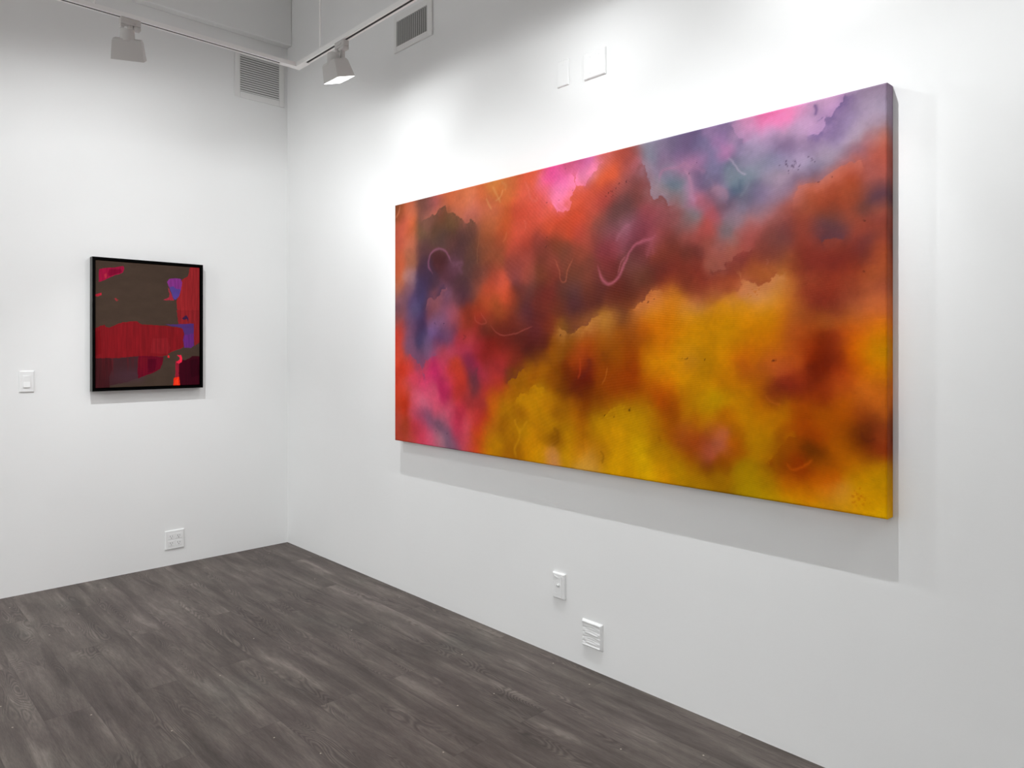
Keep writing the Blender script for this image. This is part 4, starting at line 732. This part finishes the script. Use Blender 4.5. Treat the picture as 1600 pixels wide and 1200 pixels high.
def seg_field(U, V, pts):
    """distance, signed side, and how far past the ends, to a polyline"""
    best = np.full(U.shape, 1e9, np.float32); side = np.zeros(U.shape, np.float32); par = np.zeros(U.shape, np.float32)
    n = len(pts)-1
    for i in range(n):
        ax, ay = pts[i]; bx, by = pts[i+1]; dx, dy = bx-ax, by-ay; L2 = dx*dx+dy*dy+1e-9
        t = np.clip(((U-ax)*dx + (V-ay)*dy)/L2, 0, 1)
        d = np.hypot(U-(ax+t*dx), V-(ay+t*dy)); cr = dx*(V-ay) - dy*(U-ax)
        k = d < best
        best = np.where(k, d, best); side = np.where(k, np.sign(cr), side); par = np.where(k, (i+t)/n, par)
    return best, side, par

def paint_large(W, H, nu, nv):
    """W,H in mm; returns a (nu,nv,3) array of linear paint colours"""
    rows = np.array(SAMPLES, np.float32); P = rows[:, :2]; Cc = rows[:, 2:]
    # local spacing sets each dab's radius
    D = np.sqrt(((P[:, None]-P[None])**2).sum(-1)); D.sort(axis=1); rad = np.clip(D[:, 1:5].mean(axis=1)*1.15, 26, 85)
    gu, gv = int(W/8)+1, int(H/8)+1
    U, V = np.meshgrid(np.linspace(0, W, gu), np.linspace(0, H, gv), indexing='ij')
    acc = np.zeros((gu, gv, 3), np.float32); ws = np.zeros((gu, gv), np.float32)
    for (x, y), c, r in zip(P, Cc, rad):
        q = ((U-x)**2 + (V-y)**2)/(r*r)
        w = (np.exp(-q/0.42) + 0.0015/(1+q*q)).astype(np.float32)
        acc += w[..., None]*c; ws += w
    base = acc/ws[..., None]
    us = np.linspace(0, W, nu); vs = np.linspace(0, H, nv); U, V = np.meshgrid(us, vs, indexing='ij')
    U = U.astype(np.float32); V = V.astype(np.float32)
    wu = 40*fbm(3, U/120, V/120, 3) + 13*fbm(31, U/26, V/26, 3, 0.6)
    wv = 40*fbm(5, U/120+9, V/120, 3) + 13*fbm(37, U/26+4, V/26, 3, 0.6)
    k = 0.42
    gx = np.clip((U+wu*k)/W*(gu-1), 0, gu-1.001); gy = np.clip((V+wv*k)/H*(gv-1), 0, gv-1.001)
    ix = gx.astype(int); iy = gy.astype(int); fx = (gx-ix)[..., None]; fy = (gy-iy)[..., None]
    out = (base[ix, iy]*(1-fx)+base[ix+1, iy]*fx)*(1-fy) + (base[ix, iy+1]*(1-fx)+base[ix+1, iy+1]*fx)*fy
    jx = U + 15*fbm(51, U/30, V/30, 4, 0.62); jy = V + 15*fbm(57, U/30, V/30, 4, 0.62)
    def region(pts, m):
        xs = [p[0] for p in pts]; ys = [p[1] for p in pts]
        a = max(0, int((min(xs)-m)/W*(nu-1))); b = min(nu, int((max(xs)+m)/W*(nu-1))+2)
        c = max(0, int((min(ys)-m)/H*(nv-1))); d = min(nv, int((max(ys)+m)/H*(nv-1))+2)
        return slice(a, b), slice(c, d)
    for pts, sgn, colr, fade, kk in EDGES:
        sl = region(pts, fade*2.6+30); d, s, t = seg_field(jx[sl], jy[sl], pts)
        tp = np.clip(np.minimum(t, 1-t)/0.10, 0, 1); tp = tp*tp*(3-2*tp)
        al = kk*tp*np.clip(0.5 + s*sgn*d/2.5, 0, 1)*np.exp(-(d/(fade*0.85))**1.6)
        al *= np.clip(0.85 + 0.9*fbm(71, U[sl]/40, V[sl]/40, 2), 0, 1)
        al = al[..., None]; out[sl] = out[sl]*(1-al) + np.array(colr, np.float32)*al
    sx_ = U + 4*fbm(81, U/22, V/22, 2); sy_ = V + 4*fbm(87, U/22, V/22, 2)
    for pts, hw, colr, kk in STROKES:
        # smooth the polyline
        pp = [np.array(p, float) for p in pts]; sm = []
        for i in range(len(pp)-1):
            p0 = pp[max(i-1, 0)]; p1 = pp[i]; p2 = pp[i+1]; p3 = pp[min(i+2, len(pp)-1)]
            for t in np.linspace(0, 1, 6, endpoint=False):
                sm.append(0.5*((2*p1)+(-p0+p2)*t+(2*p0-5*p1+4*p2-p3)*t*t+(-p0+3*p1-3*p2+p3)*t**3))
        sm.append(pp[-1])
        sl = region(pts, hw*4+12); d, s, t = seg_field(sx_[sl], sy_[sl], sm)
        tp = np.clip(np.minimum(t, 1-t)/0.12, 0.0, 1)
        hwv = hw*(0.75+0.7*tp*(1+0.8*fbm(91, U[sl]/45, V[sl]/45, 2)))
        al = kk*(0.35+0.65*tp)*np.exp(-(d/np.maximum(hwv, 1.5))**2)*0.85
        al = al[..., None]; out[sl] = out[sl]*(1-al) + np.array(colr, np.float32)*al
    for lst, fac in ((DARK_SPECKS, (0.48, 0.42, 0.5)), (ORANGE_SPECKS, (0.92, 0.74, 0.2))):
        for x, y, r in lst:
            sl = region([(x, y)], r*4+4)
            d = np.hypot((jx[sl]-x)*0.9, jy[sl]-y); al = (0.8*np.clip(1.4-d/max(r, 2.4), 0, 1))[..., None]
            out[sl] = out[sl]*(1-al) + out[sl]*np.array(fac, np.float32)*al
    # washy variation of the pigment
    mod = 1 + 0.085*fbm(101, U/70, V/60, 4, 0.6) + 0.03*fbm(111, U/9, V/9, 2)
    out = out*mod[..., None]
    return lin(np.clip(out, 0, 255)), U, V

# the colours above were read off a lit canvas; this fits how strongly the scene's lamps light it (u along, v up, metres); the paint is divided by it, darker where lamps shine strongest
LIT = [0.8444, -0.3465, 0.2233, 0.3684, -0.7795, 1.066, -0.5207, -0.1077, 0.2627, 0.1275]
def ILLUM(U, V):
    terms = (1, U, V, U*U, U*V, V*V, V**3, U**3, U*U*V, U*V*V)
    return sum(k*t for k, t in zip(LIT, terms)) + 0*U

# ------------------------------------------------------------------ large unframed painting on the right wall
CW, CH, CD = 2.548, 1.297, 0.050
CX, CZ = 1.381, 0.8415
FINE = 0.0032
nu, nv = int(CW/FINE)+1, int(CH/FINE)+1
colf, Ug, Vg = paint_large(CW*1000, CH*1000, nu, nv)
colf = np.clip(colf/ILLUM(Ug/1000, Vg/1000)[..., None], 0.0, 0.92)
# profile across the face: back edge, side, rounded arris, face
sd = [0.0, 0.012, 0.024, 0.036, 0.044]; rr = 0.005
def prof(L, n):
    face = np.linspace(0, L, n)
    pos, dep, idx = [], [], []
    for s in sd: pos.append(0.0); dep.append(s); idx.append(int(round((CD-s)/FINE)))
    for j in range(n):
        e = min(j, n-1-j); x = face[j]
        if e == 0: pos.append(x + (0.0006 if j == 0 else -0.0006)); dep.append(CD-0.0025)
        else:
            dd = min(x, L-x); pos.append(x); dep.append(CD if dd > rr else CD-0.0012*(1-dd/rr))
        idx.append(j)
    for s in sd[::-1]: pos.append(L); dep.append(s); idx.append(n-1-int(round((CD-s)/FINE)))
    return np.array(pos), np.array(dep), np.array(idx)
pu, du, iu = prof(CW, nu); pv, dv, iv = prof(CH, nv)
A, B = len(pu), len(pv)
XX = np.repeat(pu[:, None], B, 1); ZZ = np.repeat(pv[None], A, 0); DD = np.minimum(du[:, None], dv[None])
co = np.stack([XX, -DD, ZZ], -1).reshape(-1, 3).astype(np.float32)
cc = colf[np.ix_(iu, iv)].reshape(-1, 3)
# folded sides: thinner, greyer paint where the canvas turns
sidemask = (DD < CD-0.004).reshape(-1)
ia = np.arange(A*B).reshape(A, B)
q = np.stack([ia[:-1, :-1], ia[1:, :-1], ia[1:, 1:], ia[:-1, 1:]], -1).reshape(-1, 4)
me = bpy.data.meshes.new('canvas')
me.vertices.add(A*B); me.vertices.foreach_set('co', co.ravel())
me.loops.add(q.size); me.loops.foreach_set('vertex_index', q.ravel().astype(np.int32))
me.polygons.add(len(q)); me.polygons.foreach_set('loop_start', (np.arange(len(q))*4).astype(np.int32))
me.polygons.foreach_set('loop_total', np.full(len(q), 4, np.int32))
me.update(calc_edges=True); me.validate()
ca = me.color_attributes.new('paint', 'FLOAT_COLOR', 'POINT')
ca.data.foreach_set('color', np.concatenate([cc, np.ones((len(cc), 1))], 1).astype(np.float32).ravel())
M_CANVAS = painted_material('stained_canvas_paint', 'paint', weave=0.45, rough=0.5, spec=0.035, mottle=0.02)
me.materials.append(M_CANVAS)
art = empty('abstract_painting', (CX, -0.001, CZ)); tag(art, 'large unframed abstract canvas of orange, yellow, pink and violet clouds on the right wall', 'painting')
cv = bpy.data.objects.new('canvas', me); COL.objects.link(cv); cv.parent = art
bm = bmesh.new()
w = 0.04
for lo, hi in (((0.004, -0.034, 0.004), (CW-0.004, -0.0, w)), ((0.004, -0.034, CH-w), (CW-0.004, -0.0, CH-0.004)),
               ((0.004, -0.034, w), (w, -0.0, CH-w)), ((CW-w, -0.034, w), (CW-0.004, -0.0, CH-w)), ((CW/2-w/2, -0.034, w), (CW/2+w/2, -0.0, CH-w))):
    add_box(bm, lo, hi)
obj('stretcher_frame', fix(bm), M_WOOD, art)

# ------------------------------------------------------------------ small framed painting on the left wall
FY0, FY1, FZ0, FZ1, FD = -1.2185, -0.5955, 1.1005, 1.877, 0.052
FW, FH = FY1-FY0, FZ1-FZ0
small = empty('framed_painting', (0.001, FY0, FZ0), PI/2)     # local X -> world +Y, local -Y -> world +X
tag(small, 'small black-framed abstract picture in brown, crimson and violet on the left wall', 'painting')
fw = 0.014
bm = bmesh.new()
for lo, hi in (((0, -FD, 0), (fw, 0, FH)), ((FW-fw, -FD, 0), (FW, 0, FH)), ((fw, -FD, 0), (FW-fw, 0, fw)), ((fw, -FD, FH-fw), (FW-fw, 0, FH))): add_box(bm, lo, hi)
fr = obj('frame', fix(bm), M_FRAME, small)
fr.data.materials.append(M_FRAMESIDE)
for p in fr.data.polygons:
    c = p.center
    if abs(p.normal.x) > 0.9 and (c.x < 0.001 or c.x > FW-0.001): p.material_index = 1
bm = bmesh.new(); add_box(bm, (fw, -0.030, fw), (FW-fw, -0.004, FH-fw)); obj('backing_board', fix(bm), M_FRAME, small)
g0 = fw + 0.005
step = 0.0018
PW, PH = FW-2*g0, FH-2*g0
n1, n2 = int(PW/step)+1, int(PH/step)+1
U, V = np.meshgrid(np.linspace(0, PW*1000, n1), np.linspace(0, PH*1000, n2), indexing='ij')
UU = U + g0*1000; VV = V + g0*1000
img = np.zeros((n1, n2, 3), np.float32); img[:] = (66, 52, 43)
wx = UU + 3.5*fbm(7, UU/14, VV/14, 3); wy = VV + 3.5*fbm(9, UU/14, VV/14, 3)
def inside(poly, X, Y):
    r = np.zeros(X.shape, bool); n = len(poly)
    for i in range(n):
        x0, y0 = poly[i]; x1, y1 = poly[(i+1) % n]
        if y0 == y1: continue
        c = ((y0 > Y) != (y1 > Y)) & (X < (x1-x0)*(Y-y0)/(y1-y0)+x0); r ^= c
    return r
for poly, colr in PANEL_SHAPES:
    m = inside(poly, wx, wy); img[m] = colr
stri = 1 + 0.18*fbm(21, UU/5, VV/90, 3)
isred = (img[..., 0] > img[..., 1]*2.2)
img *= np.where(isred, stri, 1 + 0.07*fbm(23, UU/60, VV/30, 3))[..., None]
# dry drips where the red band thins into the dark lower left
band = np.clip((VV-60)/110, 0, 1)*(VV < 195)*(UU < 300)
drip = np.clip(fbm(27, UU/7, VV/160, 3)*2.4+0.15, 0, 1)*band
img = img*(1-0.55*drip[..., None]) + np.array((112, 20, 26))*0.55*drip[..., None]*((VV < 195)*(UU < 300))[..., None] + 0
slate = np.clip((UU-60)/120, 0, 1)*np.clip((300-UU)/40, 0, 1)*np.clip((150-VV)/50, 0, 1)*np.clip((VV-25)/40, 0, 1)
slate *= ~(inside(PANEL_SHAPES[3][0], wx, wy))*(VV < 170)
img = img*(1-0.5*slate[..., None]) + np.array((72, 48, 58))*0.5*slate[..., None]
pc = lin(np.clip(img, 0, 255))/0.93
me = bpy.data.meshes.new('painted_panel')
co = np.stack([U/1000+g0, np.full(U.shape, -0.044), V/1000+g0], -1)
co = co.reshape(-1, 3).astype(np.float32); ia = np.arange(n1*n2).reshape(n1, n2)
q = np.stack([ia[:-1, :-1], ia[1:, :-1], ia[1:, 1:], ia[:-1, 1:]], -1).reshape(-1, 4)
# give the panel its sides and back
ring = np.concatenate([ia[:, 0], ia[-1, 1:], ia[-2::-1, -1], ia[0, -2:0:-1]])
nb = len(co); co = np.concatenate([co, co[ring]*np.array([1, 0, 1]) + np.array([0, -0.030, 0])]).astype(np.float32)
nr = len(ring); k = np.arange(nr); k2 = (k+1) % nr
q = np.concatenate([q, np.stack([ring[k2], ring[k], nb+k, nb+k2], -1)])
me.vertices.add(len(co)); me.vertices.foreach_set('co', co.ravel())
me.loops.add(q.size); me.loops.foreach_set('vertex_index', q.ravel().astype(np.int32))
me.polygons.add(len(q)); me.polygons.foreach_set('loop_start', (np.arange(len(q))*4).astype(np.int32)); me.polygons.foreach_set('loop_total', np.full(len(q), 4, np.int32))
me.update(calc_edges=True); me.validate()
ca = me.color_attributes.new('paint', 'FLOAT_COLOR', 'POINT')
cc = np.concatenate([pc.reshape(-1, 3), pc.reshape(-1, 3)[ring]])
ca.data.foreach_set('color', np.concatenate([cc, np.ones((len(cc), 1))], 1).astype(np.float32).ravel())
me.materials.append(painted_material('oil_paint_panel', 'paint', rough=0.6, spec=0.06, mottle=0.05))
o = bpy.data.objects.new('painted_panel', me); COL.objects.link(o); o.parent = small

# ------------------------------------------------------------------ world, camera, view
wd = bpy.data.worlds.new('world'); scene.world = wd; wd.use_nodes = True
wd.node_tree.nodes['Background'].inputs[0].default_value = (0.02, 0.02, 0.02, 1)
cam = bpy.data.cameras.new('camera'); co_ = bpy.data.objects.new('camera', cam); COL.objects.link(co_)
co_.location = (4.7065, -2.3278, 1.35)
co_.rotation_euler = (PI/2, 0, PI/2 - 0.761745)
cam.sensor_fit = 'HORIZONTAL'; cam.sensor_width = 36.0
cam.lens = 36.0*1125/1600; cam.shift_y = -(600-544)/1600; cam.clip_start = 0.05
scene.camera = co_
vs = scene.view_settings; vs.view_transform = 'Standard'; vs.look = 'None'; vs.gamma = 1.0; vs.use_curve_mapping = False
vs.exposure = 0.0
